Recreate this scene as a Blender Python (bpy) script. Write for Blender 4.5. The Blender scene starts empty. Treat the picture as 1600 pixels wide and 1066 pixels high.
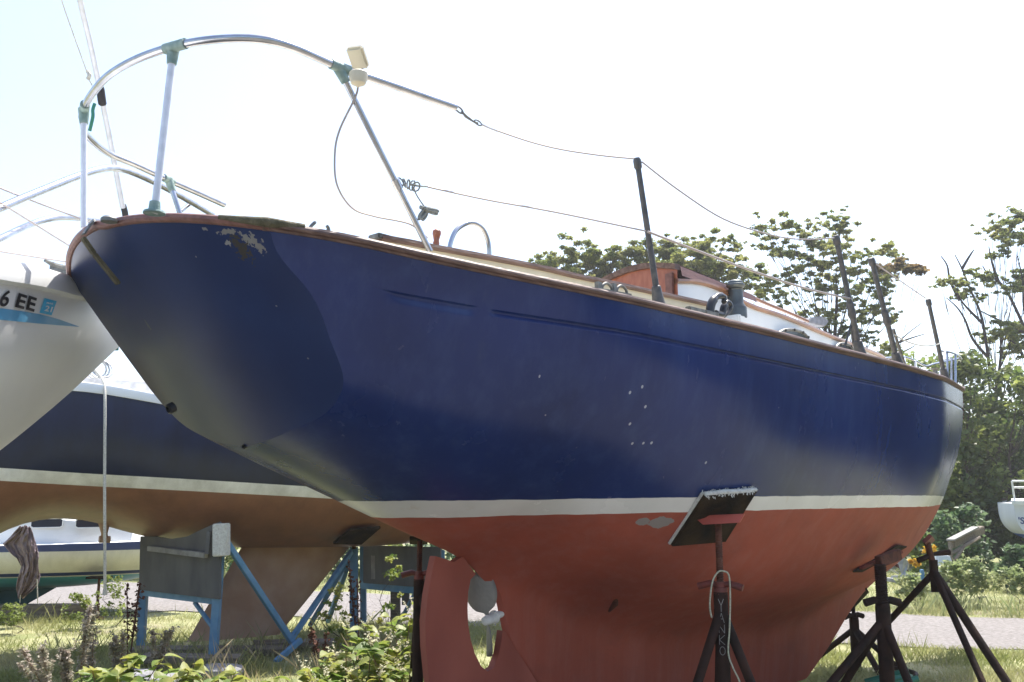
import bpy, bmesh, math, random
import numpy as np
from mathutils import Vector, Matrix
random.seed(7); rng = np.random.default_rng(11)
C = bpy.context.scene.collection
sc = bpy.context.scene

# ------------------------------------------------------------------ camera, sky, sun
FPX = 1500.0; CAM_H = 1.5; PITCH = math.atan((785-533)/FPX)
CP, SP = math.cos(PITCH), math.sin(PITCH)
cd = bpy.data.cameras.new('camera'); cam = bpy.data.objects.new('camera', cd); C.objects.link(cam)
cam.location = (0, 0, CAM_H); cam.rotation_euler = (math.pi/2+PITCH, 0, 0)
cd.sensor_width = 36; cd.lens = FPX/1600*36; cd.clip_end = 2000; cd.clip_start = 0.05
sc.camera = cam
SUN_AZ, SUN_EL = math.radians(30), math.radians(64)
sdir = Vector((math.sin(SUN_AZ)*math.cos(SUN_EL), math.cos(SUN_AZ)*math.cos(SUN_EL), math.sin(SUN_EL)))
w = bpy.data.worlds.new('World'); sc.world = w; w.use_nodes = True
nt = w.node_tree; sky = nt.nodes.new('ShaderNodeTexSky'); sky.sky_type = 'NISHITA'; sky.sun_disc = False
sky.sun_elevation = SUN_EL; sky.sun_rotation = SUN_AZ
sky.air_density = 1.0; sky.dust_density = 2.0; sky.ozone_density = 1.0
bg = nt.nodes['Background']; bg.inputs[1].default_value = 0.15
nt.links.new(sky.outputs[0], bg.inputs[0])
sl = bpy.data.lights.new('sun', 'SUN'); sl.energy = 4.4; sl.angle = math.radians(0.5); sl.color = (1, .95, .87)
so = bpy.data.objects.new('sun', sl); C.objects.link(so); so.rotation_euler = (-sdir).to_track_quat('-Z', 'Y').to_euler()
sc.view_settings.view_transform = 'Standard'; sc.view_settings.look = 'None'
sc.view_settings.exposure = 1.18; sc.view_settings.gamma = 1.0

# ------------------------------------------------------------------ measuring helpers
def ray(u, v):
    x = (u-800)/FPX; y = (533-v)/FPX
    d = np.array([x, CP-y*SP, SP+y*CP]); return d/d[1]
def W(u, v, Y):                       # world point of a measured picture position at distance Y
    return Vector(ray(u, v)*Y) + Vector((0, 0, CAM_H))
CT = np.array([-1.6332, 3.6162]); DF = np.array([0.67728, 0.73572]); ST = np.array([DF[1], -DF[0]])
HEAD = math.atan2(DF[1], DF[0])
def B(s, y, z):                       # boat coordinates: s forward, y to starboard, z above waterline
    return Vector((s, -y, z+CAM_H))
def BY(u, v, y):                      # measured position lying y metres off the centreline
    r = ray(u, v); t = (y + CT@ST)/(r[:2]@ST); p = r*t
    return B(float((p[:2]-CT)@DF), y, float(p[2]))
def BS(u, v, s):
    r = ray(u, v); t = (s + CT@DF)/(r[:2]@DF); p = r*t
    return B(s, float((p[:2]-CT)@ST), float(p[2]))
def BZ(u, v, z):
    r = ray(u, v); p = r*(z/r[2]); q = p[:2]-CT
    return B(float(q@DF), float(q@ST), z)

# ------------------------------------------------------------------ materials
def mat(name, col, rough=.6, metal=0, var=.0, vscale=8, bump=0, bscale=60, col2=None, spec=None, coat=0, trans=0, stretch=None, detail=6):
    m = bpy.data.materials.new(name); m.use_nodes = True; n = m.node_tree; b = n.nodes['Principled BSDF']
    b.inputs['Roughness'].default_value = rough; b.inputs['Metallic'].default_value = metal
    if spec is not None: b.inputs['Specular IOR Level'].default_value = spec
    if coat: b.inputs['Coat Weight'].default_value = coat; b.inputs['Coat Roughness'].default_value = .15
    c1 = tuple(col)+(1,)
    tc = n.nodes.new('ShaderNodeTexCoord'); mp = n.nodes.new('ShaderNodeMapping')
    n.links.new(tc.outputs['Object'], mp.inputs[0])
    if stretch: mp.inputs['Scale'].default_value = stretch
    if var or col2:
        no = n.nodes.new('ShaderNodeTexNoise'); no.inputs['Scale'].default_value = vscale; no.inputs['Detail'].default_value = detail
        n.links.new(mp.outputs[0], no.inputs['Vector'])
        r = n.nodes.new('ShaderNodeValToRGB'); r.color_ramp.elements[0].position = .35; r.color_ramp.elements[1].position = .68
        c2 = tuple(col2) if col2 else tuple(min(1, c*(1+var)) for c in col)
        c0 = col if col2 else tuple(c*(1-var) for c in col)
        r.color_ramp.elements[0].color = tuple(c0)+(1,); r.color_ramp.elements[1].color = tuple(c2)+(1,)
        n.links.new(no.outputs['Fac'], r.inputs[0]); n.links.new(r.outputs[0], b.inputs['Base Color'])
    else: b.inputs['Base Color'].default_value = c1
    if bump:
        nb = n.nodes.new('ShaderNodeTexNoise'); nb.inputs['Scale'].default_value = bscale; nb.inputs['Detail'].default_value = 4
        n.links.new(mp.outputs[0], nb.inputs['Vector'])
        bn = n.nodes.new('ShaderNodeBump'); bn.inputs['Strength'].default_value = bump; bn.inputs['Distance'].default_value = .02
        n.links.new(nb.outputs['Fac'], bn.inputs['Height']); n.links.new(bn.outputs[0], b.inputs['Normal'])
    return m
def leafmat(name, c1, c2, trans=.5, scale=3.0, rough=.5):
    m = bpy.data.materials.new(name); m.use_nodes = True; n = m.node_tree; b = n.nodes['Principled BSDF']; out = n.nodes['Material Output']
    tc = n.nodes.new('ShaderNodeTexCoord'); no = n.nodes.new('ShaderNodeTexNoise'); no.inputs['Scale'].default_value = scale; no.inputs['Detail'].default_value = 5
    n.links.new(tc.outputs['Object'], no.inputs['Vector'])
    r = n.nodes.new('ShaderNodeValToRGB'); r.color_ramp.elements[0].position = .38; r.color_ramp.elements[1].position = .64
    r.color_ramp.elements[0].color = tuple(c1)+(1,); r.color_ramp.elements[1].color = tuple(c2)+(1,)
    n.links.new(no.outputs['Fac'], r.inputs[0]); n.links.new(r.outputs[0], b.inputs['Base Color']); b.inputs['Roughness'].default_value = rough
    t = n.nodes.new('ShaderNodeBsdfTranslucent'); n.links.new(r.outputs[0], t.inputs[0])
    mx = n.nodes.new('ShaderNodeMixShader'); mx.inputs[0].default_value = trans
    n.links.new(b.outputs[0], mx.inputs[1]); n.links.new(t.outputs[0], mx.inputs[2]); n.links.new(mx.outputs[0], out.inputs[0])
    return m
M = {}
M['steel'] = mat('stainless', (.44,.44,.46), .24, 1, .15, 12)
M['whitetube'] = mat('dull_aluminium', (.62,.63,.68), .45, .35, .1, 20)
M['bronze'] = mat('green_bronze', (.16,.24,.22), .65, .3, .0, 30, col2=(.28,.36,.33), bump=.3, bscale=90)
M['wire'] = mat('wire', (.38,.33,.31), .5, .4)
M['rope'] = mat('rope', (.55,.53,.47), .9, 0, .25, 120, bump=.5, bscale=200)
M['oldrope'] = mat('old_line', (.42,.42,.30), .9, 0, .25, 120, bump=.4, bscale=200)
M['greyrope'] = mat('grey_rope', (.26,.27,.25), .9, 0, .3, 120, bump=.5, bscale=200)
M['teak'] = mat('worn_teak', (.075,.036,.025), .55, 0, .0, 14, col2=(.17,.10,.075), stretch=(.4,3,3), bump=.2, bscale=40)
M['redteak'] = mat('red_teak', (.13,.05,.035), .5, 0, .0, 14, col2=(.21,.09,.065), stretch=(.6,3,3), bump=.15, bscale=50)
M['mahog'] = mat('mahogany', (.28,.075,.03), .4, 0, .0, 10, col2=(.36,.12,.055), stretch=(1,5,1.5), coat=.3)
M['varn'] = mat('varnished_trim', (.24,.105,.05), .45, 0, .25, 12, stretch=(.5,3,3), coat=.4)
M['cream'] = mat('cream_gelcoat', (.62,.56,.42), .5, 0, .12, 5, bump=.05)
M['white'] = mat('white_gelcoat', (.78,.79,.78), .35, 0, .05, 3)
M['deck'] = mat('deck_paint', (.6,.56,.46), .7, 0, .12, 5)
M['winch'] = mat('winch_metal', (.10,.11,.11), .42, .7, .25, 14)
M['blackp'] = mat('black_plastic', (.012,.013,.014), .28, 0, .2, 10)
M['darkpole'] = mat('weathered_bronze_pole', (.07,.072,.075), .55, .5, .0, 30, col2=(.13,.12,.115), bump=.15, bscale=60)
M['stem'] = mat('grey_fitting', (.16,.16,.15), .5, .6, .3, 30)
M['olive'] = mat('corroded_strap', (.075,.065,.03), .75, .2, .0, 25, col2=(.14,.12,.07), bump=.5, bscale=80)
M['ply'] = mat('plywood_dark', (.012,.009,.006), .8, 0, .0, 9, col2=(.045,.030,.014), bump=.3, spec=.1)
M['redsteel'] = mat('red_paint_steel', (.40,.065,.035), .5, .1, .0, 9, col2=(.50,.10,.06), bump=.1)
M['rust'] = mat('rusty_screw', (.11,.04,.022), .8, .3, .35, 30, bump=.3, bscale=100)
M['jack'] = mat('rusty_black_steel', (.014,.009,.007), .75, .0, .0, 8, col2=(.042,.020,.013), bump=.3, bscale=40, spec=.15)
M['redhandle'] = mat('worn_red_handle', (.20,.035,.022), .55, .1, .0, 14, col2=(.10,.03,.022), bump=.2)
M['bluesteel'] = mat('blue_steel', (.10,.25,.42), .55, .1, .0, 10, col2=(.17,.32,.48), bump=.15, bscale=50)
M['bluesteel2'] = M['bluesteel']
M['greyply'] = mat('grey_plywood', (.10,.10,.10), .85, 0, .0, 4, col2=(.17,.165,.155), stretch=(1,1,.35), bump=.2, bscale=30)
M['batten'] = mat('bleached_batten', (.30,.29,.27), .9, 0, .2, 12)
M['carpet'] = mat('pale_carpet', (.92,.89,.80), .98, 0, .15, 60, bump=.9, bscale=220)
M['propm'] = mat('dull_prop', (.21,.20,.18), .55, .35, .0, 9, col2=(.29,.27,.23), bump=.2)
M['zinc'] = mat('white_zinc', (.66,.65,.6), .7, 0, .15, 20)
M['blueband'] = mat('sky_blue_stripe', (.12,.38,.62), .4, 0, .05, 6)
M['black'] = mat('black_letters', (.02,.018,.018), .6)
M['stick'] = mat('cyan_sticker', (.05,.52,.85), .4)
M['stickw'] = mat('sticker_white', (.85,.9,.92), .5)
M['navyl'] = mat('navy_letters', (.03,.05,.22), .5)
M['woodgrey'] = mat('weathered_timber', (.15,.12,.09), .9, 0, .0, 8, col2=(.27,.23,.18), stretch=(1,6,6), bump=.4, bscale=40)
M['tarp'] = mat('brown_tarp', (.15,.11,.115), .3, 0, .0, 12, col2=(.30,.22,.23), bump=1, bscale=22)
M['window'] = mat('smoked_window', (.03,.035,.05), .08, 0)
M['rubber'] = mat('dark_rubber', (.02,.018,.02), .7)
M['green'] = mat('green_plastic', (.02,.17,.11), .35, 0, .15, 10)
M['bark'] = mat('bark', (.06,.042,.035), .9, 0, .35, 8, bump=.5, bscale=30)
M['bark2'] = mat('pale_stem', (.22,.14,.08), .9, 0, .35, 20)
M['scrap'] = mat('scrap_metal', (.42,.43,.44), .45, .6, .3, 10)
M['concrete'] = mat('pale_concrete', (.24,.24,.255), .9, 0, .2, 14, bump=.3)
M['greyboat'] = mat('offwhite_hull', (.87,.86,.83), .32, 0, .04, 2.5, bump=.01)
M['leaf_tree'] = leafmat('tree_leaves', (.17,.21,.055), (.35,.34,.11), .6, 1.2)
M['leaf_tree_brown'] = leafmat('rusty_tree_leaves', (.13,.13,.05), (.28,.19,.09), .6, 1.0)
M['leaf_dark'] = leafmat('dark_leaves', (.06,.10,.03), (.17,.20,.05), .5, 1.2)
M['leaf_mid'] = leafmat('mid_leaves', (.13,.19,.045), (.30,.33,.09), .55, 1.6)
M['leaf_bush'] = leafmat('bush_leaves', (.07,.13,.05), (.20,.27,.14), .45, 2.2)
M['leaf_pale'] = leafmat('pale_shrub', (.24,.30,.12), (.46,.47,.26), .5, 2.5)
M['leaf_weed'] = leafmat('knotweed_leaves', (.14,.23,.045), (.38,.37,.08), .5, 5)
M['leaf_mug'] = leafmat('mugwort', (.30,.30,.19), (.48,.40,.35), .4, 9)
M['flower'] = leafmat('flower_white', (.55,.52,.36), (.75,.72,.55), .4, 9)
M['flowery'] = leafmat('goldenrod', (.55,.33,.02), (.7,.45,.05), .4, 9)
M['grassb'] = leafmat('grass_blades', (.24,.27,.08), (.44,.42,.21), .5, .9)
M['dry'] = leafmat('dry_grass', (.42,.33,.20), (.55,.46,.30), .5, 6)

# ------------------------------------------------------------------ mesh helpers
class MB:
    def __init__(s): s.v = []; s.f = []
    def add(s, vs, fs):
        o = len(s.v); s.v += [Vector(p) for p in vs]; s.f += [tuple(i+o for i in f) for f in fs]; return s
    def box(s, c, size, rot=None, taper=1):
        c = Vector(c); hx, hy, hz = [q/2 for q in size]
        vs = [Vector((x*hx*(taper if z > 0 else 1), y*hy*(taper if z > 0 else 1), z*hz)) for z in (-1,1) for y in (-1,1) for x in (-1,1)]
        if rot is not None: vs = [rot @ p for p in vs]
        return s.add([p+c for p in vs], [(0,2,3,1),(4,5,7,6),(0,1,5,4),(2,6,7,3),(0,4,6,2),(1,3,7,5)])
    def beam(s, a, b, wd, ht, up=(0,0,1)):
        a, b = Vector(a), Vector(b); x = (b-a); L = x.length; x.normalize(); up = Vector(up)
        y = up.cross(x)
        if y.length < 1e-3: y = Vector((0,1,0)).cross(x)
        y.normalize(); z = x.cross(y)
        return s.box((a+b)/2, (L, wd, ht), Matrix((x, y, z)).transposed())
    def tube(s, pts, r, n=10, caps=True):
        pts = [Vector(p) for p in pts]; N = len(pts)
        rs = list(r) if hasattr(r, '__len__') else [r]*N
        t0 = (pts[1]-pts[0]).normalized(); a = Vector((0,0,1)) if abs(t0.z) < .9 else Vector((1,0,0))
        nx = t0.cross(a).normalized(); vs = []; fs = []
        for i, p in enumerate(pts):
            t = (pts[min(i+1, N-1)]-pts[max(i-1, 0)]).normalized()
            nx = (nx - t*nx.dot(t)).normalized(); ny = t.cross(nx)
            for k in range(n):
                q = 2*math.pi*k/n; vs.append(p+(nx*math.cos(q)+ny*math.sin(q))*rs[i])
        for i in range(N-1):
            for k in range(n): fs.append((i*n+k, i*n+(k+1) % n, (i+1)*n+(k+1) % n, (i+1)*n+k))
        if caps: fs.append(tuple(range(n))[::-1]); fs.append(tuple((N-1)*n+k for k in range(n)))
        return s.add(vs, fs)
    def lathe(s, c, prof, n=20, axis=(0,0,1)):
        c = Vector(c); z = Vector(axis).normalized(); a = Vector((1,0,0)) if abs(z.x) < .9 else Vector((0,1,0))
        x = z.cross(a).normalized(); y = z.cross(x); vs = []; fs = []
        for r, h in prof:
            for k in range(n): q = 2*math.pi*k/n; vs.append(c+z*h+(x*math.cos(q)+y*math.sin(q))*max(r, 1e-4))
        for i in range(len(prof)-1):
            for k in range(n): fs.append((i*n+k, i*n+(k+1) % n, (i+1)*n+(k+1) % n, (i+1)*n+k))
        fs.append(tuple(range(n))[::-1]); fs.append(tuple((len(prof)-1)*n+k for k in range(n)))
        return s.add(vs, fs)
    def grid(s, rows):
        n = len(rows[0]); vs = [p for r in rows for p in r]
        return s.add(vs, [(i*n+j, i*n+j+1, (i+1)*n+j+1, (i+1)*n+j) for i in range(len(rows)-1) for j in range(n-1)])
    def sweep(s, path, prof, closed=True):   # prof(i) -> ring of points
        rings = [prof(i) for i in range(len(path))]; n = len(rings[0]); vs = [p for r in rings for p in r]; fs = []
        for i in range(len(rings)-1):
            for k in range(n if closed else n-1): fs.append((i*n+k, i*n+(k+1) % n, (i+1)*n+(k+1) % n, (i+1)*n+k))
        if closed: fs.append(tuple(range(n))[::-1]); fs.append(tuple((len(rings)-1)*n+k for k in range(n)))
        return s.add(vs, fs)
    def build(s, name, m, parent=None, smooth=40, fix=True, bevel=0):
        me = bpy.data.meshes.new(name); me.from_pydata([tuple(p) for p in s.v], [], s.f)
        if fix:
            bm = bmesh.new(); bm.from_mesh(me)
            if bevel:
                bmesh.ops.bevel(bm, geom=[e for e in bm.edges if e.is_manifold and e.calc_face_angle(0) > .6], offset=bevel, segments=2, affect='EDGES')
            bmesh.ops.recalc_face_normals(bm, faces=bm.faces); bm.to_mesh(me); bm.free()
        me.materials.append(m)
        if smooth: 
            me.shade_smooth(); me.set_sharp_from_angle(angle=math.radians(smooth))
        o = bpy.data.objects.new(name, me); C.objects.link(o)
        if parent is not None: o.parent = parent
        return o
def tag(o, label=None, cat=None, group=None, kind=None):
    if label: o['label'] = label
    if cat: o['category'] = cat
    if group: o['group'] = group
    if kind: o['kind'] = kind
    return o
def empty(name, loc, rz=0):
    o = bpy.data.objects.new(name, None); C.objects.link(o); o.location = loc; o.rotation_euler = (0, 0, rz); o.empty_display_size = .2; return o
def spline(pts, n=8):
    P = [Vector(p) for p in pts]; out = []
    for i in range(len(P)-1):
        p0 = P[max(i-1, 0)]; p1 = P[i]; p2 = P[i+1]; p3 = P[min(i+2, len(P)-1)]
        for k in range(n):
            t = k/n; out.append(.5*((2*p1)+(p2-p0)*t+(2*p0-5*p1+4*p2-p3)*t*t+(3*p1-p0-3*p2+p3)*t**3))
    out.append(P[-1]); return out
def fast_mesh(name, verts, faces_n, m, parent=None):   # verts (N,3), every faces_n consecutive verts a face
    N = len(verts); me = bpy.data.meshes.new(name); nf = N//faces_n
    me.vertices.add(N); me.vertices.foreach_set('co', np.asarray(verts, dtype=np.float32).ravel())
    me.loops.add(N); me.loops.foreach_set('vertex_index', np.arange(N, dtype=np.int32))
    me.polygons.add(nf); me.polygons.foreach_set('loop_start', np.arange(0, N, faces_n, dtype=np.int32))
    me.update(calc_edges=True); me.materials.append(m)
    o = bpy.data.objects.new(name, me); C.objects.link(o)
    if parent is not None: o.parent = parent
    return o
def pchip(xs, ys):
    xs = np.array(xs, float); ys = np.array(ys, float); h = np.diff(xs); dl = np.diff(ys)/h; d = np.zeros(len(xs))
    for i in range(1, len(xs)-1):
        if dl[i-1]*dl[i] > 0:
            w1 = 2*h[i]+h[i-1]; w2 = h[i]+2*h[i-1]; d[i] = (w1+w2)/(w1/dl[i-1]+w2/dl[i])
    d[0] = dl[0]; d[-1] = dl[-1]
    def fn(x):
        i = min(max(int(np.searchsorted(xs, x))-1, 0), len(xs)-2); t = (x-xs[i])/h[i]
        if x < xs[0]: return float(ys[0]+d[0]*(x-xs[0]))
        if x > xs[-1]: return float(ys[-1]+d[-1]*(x-xs[-1]))
        return float((2*t**3-3*t*t+1)*ys[i]+(t**3-2*t*t+t)*h[i]*d[i]+(-2*t**3+3*t*t)*ys[i+1]+(t**3-t*t)*h[i]*d[i+1])
    return fn
# ------------------------------------------------------------------ the blue sailboat
GH = CAM_H
boat = empty('sailboat', (CT[0], CT[1], 0), HEAD)
tag(boat, 'large navy blue sailboat with white waterline stripe and red bottom, filling the foreground', 'sailboat')
S_ = [-.3,0,.3,.6,1,1.5,2,3.1,4.3,5.5,6,6.5,7,7.5,8,8.5,9,9.5,9.8,10.1]
fB = pchip(S_, [.36,.55,.72,.9,1.05,1.17,1.26,1.36,1.38,1.3,1.2,1.08,.95,.81,.66,.5,.34,.18,.09,.012])
fZ = pchip([-.3,0,.3,.6,.86,1.2,1.55,1.9,2.35,2.9,3.5,4.2,4.8,5.5,6,6.5,7,7.5,8,8.5,9,9.5,10.1],
           [1.0,.99,.973,.938,.908,.886,.873,.861,.848,.839,.835,.838,.845,.862,.885,.913,.947,.987,1.033,1.087,1.145,1.212,1.29])
fC = pchip([-.3,0,.3,.72,1.28,1.74,2.0,2.6,3.3,4.2,5.3,6.2,7.02,8.3,9.0,9.35,9.7,9.95,10.1,10.3],
           [.63,.515,.40,.23,.01,-.18,-.28,-.62,-.92,-1.04,-1.07,-.98,-.76,-.44,-.1,.15,.58,1.0,1.285,1.7])
fP = pchip([-.3,.7,1.5,2.8,5,7,9,10.3], [2.3,2.3,2.5,2.6,2.6,2.4,1.8,1.5])
fQ = pchip([-.3,.7,1.5,2.2,2.9,5,7,9,10.3], [1.35,1.35,1.2,1.05,.95,.88,.88,1.0,1.0])
keelA = pchip([-1.40,-.98,-.68,-.6,-.47,-.37,-.28,-.2], [2.90,2.59,2.335,2.31,2.26,2.14,2.02,1.85])
keelF = pchip([-1.40,-1.22,-.79,-.44,-.2], [5.78,6.18,7.03,8.3,8.75])
fT = pchip([-1.4,-1.1,-.85,-.65,-.5,-.38,-.28,-.18], [.115,.13,.15,.175,.19,.20,.20,.18])
fST = pchip([0,.12,.3,.4,.48,.65,.75,.84,.91,.97,1],[1,.93,.865,.82,.782,.705,.625,.51,.36,.18,0])
def ykeel(s, z):
    if z > -.18: return 0
    a, b = keelA(z), keelF(z)
    if s <= a or s >= b: return 0
    ua = s-a; ub = b-s
    t = fT(z); aft = .022+min(1, (ua/2.6))**.9*(t-.022); aft *= min(1, ua/.03)**.5
    fw = min(1, ub/2.6)**.75
    fade = min(1, max(0, (-.18-z)/.2))
    return min(aft*fw*fade, fB(s)*.8*fade)
def yhull(s, z):
    zc, zs = fC(s), fZ(s); yc = 0
    if z > zc:
        t = min(1, max(0, (zs-z)/max(zs-zc, 1e-3)))
        yc = max(0, 1-t**fP(s))**(1/fQ(s)); wt = min(1, max(0, (s-.72)/1.3)); wt = wt*wt*(3-2*wt)
        if wt < 1: yc = yc*wt+fST(t)*(1-wt)
        ws = min(1, max(0, (s-1.75)/.9))*min(1, max(0, (8.6-s)/1.5)); e_ = min(1, (1-t)/.28); e_ = e_*e_*(3-2*e_); yc *= 1-ws+ws*e_
        yc *= fB(s)
    yk = ykeel(s, z)
    return (yc**1.6+yk**1.6)**(1/1.6)
def xt(z): return .878*(1.05-z)
def TK(side): return .47 if side > 0 else .33
def rowz(s, v):    # v: depth rows
    zs = fZ(s)
    if v <= .25:
        m = 1+.45*min(1, max(0, (s-5)/5))**1.3; return zs-v*m
    zt = zs-.25*(1+.45*min(1, max(0, (s-5)/5))**1.3); u = v-.25
    if u <= 1: return zt+(-.1-zt)*u
    return -.1+(-1.37+.1)*(u-1)
vrows = [0,.012,.03,.06,.09,.108,.116,.119,.1215,.124,.1265,.129,.133,.137,.143,.150,.156,.162,.170,.185,.215,.25]+list(.25+np.linspace(0,1,52)[1:])+list(1.25+np.linspace(0,1,36)[1:])
GROOVES = [(.765,1.115),(1.165,9.86)]
def groove(s, v):
    (a0, b0), (a1, b1) = GROOVES; k = 0
    if a0 < s < b0: k, on, top_, bot_, dep = 1, min(1, (s-a0)/.015, (b0-s)/.03), .121, .160, .013
    elif a1 < s < b1: k, on, top_, bot_, dep = 1, min(1, (s-a1)/.03, (b1-s)/.03), .124, .150, .014
    if not k or v <= top_-.001 or v >= bot_: return 0
    d = dep*min(1, (v-top_+.001)/.004)
    f = (v-top_)/(bot_-top_)
    return on*(d if f < .35 else dep*(1-f)/.65)
def row_ends(v, side):
    def ins_a(s):
        z = rowz(s, v); y = yhull(s, z)
        return y > 0 and s >= xt(z)+TK(side)*y*y and (z > .1 or s > .7)
    s = -.25
    while not ins_a(s) and s < 8: s += .02
    lo, hi = s-.02, s
    for _ in range(18):
        m_ = (lo+hi)/2
        if ins_a(m_): hi = m_
        else: lo = m_
    sa = hi
    s = 10.12
    def ins_f(s): return yhull(s, rowz(s, v)) > 0
    if ins_f(s): return sa, s
    while not ins_f(s) and s > 3: s -= .02
    lo, hi = s, s+.02
    for _ in range(18):
        m_ = (lo+hi)/2
        if ins_f(m_): lo = m_
        else: hi = m_
    return sa, lo
cols = np.concatenate([np.linspace(0,.05,12)[:-1]**1.0, np.linspace(.05,.11,52)[:-1], np.linspace(.11,.25,50)[:-1], np.linspace(.25,.93,90)[:-1], 1-.07*(1-np.linspace(0,1,26))**1.7])
ends = {}
TR = {}
PT_T = pchip([0,1.3,3,5,9,10.2],[.002,.006,.03,.045,.06,.065]); PT_B = pchip([0,1.5,2.5,4,6,9,10.2],[-.085,-.073,-.05,-.035,-.03,-.024,-.022])
def hull_mesh():
    verts = []; faces = []; attr = []; rowsn = len(vrows); cn = len(cols)
    for side in (1, -1):
        o = len(verts); TR[side] = []
        for v in vrows:
            sa, sf = row_ends(v, side); first = None
            for j, c in enumerate(cols):
                s = sa+(sf-sa)*c; z = rowz(s, v); y = yhull(s, z)
                if j == 0 and z < .245: y = 0 if z > -.25 else y
                if j == cn-1 and z < fZ(s)-.01: y = 0
                y = max(0, y-groove(s, v)*(1 if y > .02 else 0))
                if j == 0: TR[side].append((s, y, z))
                verts.append(B(s, side*y, z)); attr.append((z-PT_B(s))/(PT_T(s)-PT_B(s)))
        for i in range(rowsn-1):
            for j in range(cn-1):
                q = (o+i*cn+j, o+i*cn+j+1, o+(i+1)*cn+j+1, o+(i+1)*cn+j)
                faces.append(q if side > 0 else q[::-1])
    me = bpy.data.meshes.new('hull'); me.from_pydata([tuple(p) for p in verts], [], faces)
    a = me.attributes.new('paint', 'FLOAT', 'POINT'); a.data.foreach_set('value', attr)
    bm = bmesh.new(); bm.from_mesh(me); bmesh.ops.remove_doubles(bm, verts=bm.verts, dist=.0004)
    bmesh.ops.dissolve_degenerate(bm, edges=bm.edges, dist=.0003); bm.to_mesh(me); bm.free()
    me.shade_smooth(); me.set_sharp_from_angle(angle=math.radians(32))
    o = bpy.data.objects.new('hull', me); C.objects.link(o); o.parent = boat; return o
def hull_hit(u, v, off=0):
    r = ray(u, v); last = None
    for t in np.arange(2.2, 14, .004):
        p = r*t; q = p[:2]-CT; s = float(q@DF); y = float(q@ST); z = float(p[2])
        if -.2 < s < 10.2 and z < fZ(s) and z > -1.4 and y < yhull(s, z)+off: return s, y, z
    return None
def paint_mat(red=(.33,.074,.042)):
    m = bpy.data.materials.new('topsides_paint'); m.use_nodes = True; n = m.node_tree; L = n.links; b = n.nodes['Principled BSDF']
    at = n.nodes.new('ShaderNodeAttribute'); at.attribute_name = 'paint'
    tc = n.nodes.new('ShaderNodeTexCoord')
    def noise(scale, stretch=(1,1,1), det=5, rough=.55):
        mp = n.nodes.new('ShaderNodeMapping'); mp.inputs['Scale'].default_value = stretch; L.new(tc.outputs['Object'], mp.inputs[0])
        no = n.nodes.new('ShaderNodeTexNoise'); no.inputs['Scale'].default_value = scale; no.inputs['Detail'].default_value = det; no.inputs['Roughness'].default_value = rough
        L.new(mp.outputs[0], no.inputs[0]); return no.outputs['Fac']
    def ramp(fac, stops):
        r = n.nodes.new('ShaderNodeValToRGB'); L.new(fac, r.inputs[0]); e = r.color_ramp.elements
        while len(e) < len(stops): e.new(.5)
        for k, (p, c) in enumerate(stops): e[k].position = p; e[k].color = tuple(c)+(1,) if len(c) == 3 else c
        return r.outputs[0]
    def mix(f, a, c, mode='MIX'):
        x = n.nodes.new('ShaderNodeMix'); x.data_type = 'RGBA'; x.blend_type = mode
        if isinstance(f, float): x.inputs[0].default_value = f
        else: L.new(f, x.inputs[0])
        for k, q in ((6, a), (7, c)):
            if isinstance(q, tuple): x.inputs[k].default_value = q+(1,)
            else: L.new(q, x.inputs[k])
        return x.outputs[2]
    def math_(op, a, b_=None):
        x = n.nodes.new('ShaderNodeMath'); x.operation = op
        for k, q in ((0, a), (1, b_)):
            if q is None: continue
            if isinstance(q, (int, float)): x.inputs[k].default_value = q
            else: L.new(q, x.inputs[k])
        return x.outputs[0]
    navy = ramp(noise(1.3, (1,1,.35), 8), [(.3,(.005,.015,.078)), (.7,(.009,.026,.128))])
    chalk = ramp(noise(9, (1,1,.18), 7, .65), [(.48,(0,0,0)), (.78,(1,1,1))])
    drip = ramp(noise(16, (1,1,.05), 5, .7), [(.56,(0,0,0)), (.74,(1,1,1))])
    navy = mix(math_('MULTIPLY', drip, .36), navy, (.024,.045,.12))
    dull = ramp(noise(2.1, (.7,1,1.6), 9, .72), [(.42,(0,0,0)), (.72,(1,1,1))])
    navy = mix(math_('MULTIPLY', dull, .30), navy, (.013,.034,.135))
    navy = mix(math_('MULTIPLY', chalk, .42), navy, (.038,.075,.20))
    sp = n.nodes.new('ShaderNodeTexVoronoi'); sp.inputs['Scale'].default_value = 9; L.new(tc.outputs['Object'], sp.inputs[0])
    spm = ramp(sp.outputs['Distance'], [(.0,(1,1,1)), (.045,(0,0,0))])
    spsel = ramp(noise(2.2, (1,1,1), 2), [(.60,(0,0,0)), (.63,(1,1,1))])
    navy = mix(math_('MULTIPLY', spm, spsel), navy, (.35,.36,.38))
    white = ramp(noise(3.5, (1,1,.5), 6), [(.35,(.66,.65,.62)), (.7,(.76,.75,.72))])
    stain = ramp(noise(3.0, (3,3,.3), 4), [(.62,(0,0,0)), (.74,(1,1,1))])
    white = mix(math_('MULTIPLY', stain, .35), white, (.50,.36,.22))
    rd = ramp(noise(1.6, (1.2,1.2,.8), 8, .6), [(.3,tuple(c*.82 for c in red)), (.72,tuple(c*1.15 for c in red))])
    rs = ramp(noise(7, (1.5,1.5,.16), 8, .7), [(.45,(0,0,0)), (.8,(1,1,1))])
    rd = mix(math_('MULTIPLY', rs, .42), rd, (.38,.155,.12))
    rl = ramp(noise(2.6, (1,1,2.4), 9, .75), [(.50,(0,0,0)), (.70,(1,1,1))])
    rd = mix(math_('MULTIPLY', rl, .35), rd, (.17,.055,.042))
    pores = ramp(noise(60, (1,1,1), 3, .6), [(.64,(0,0,0)), (.74,(1,1,1))])
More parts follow.
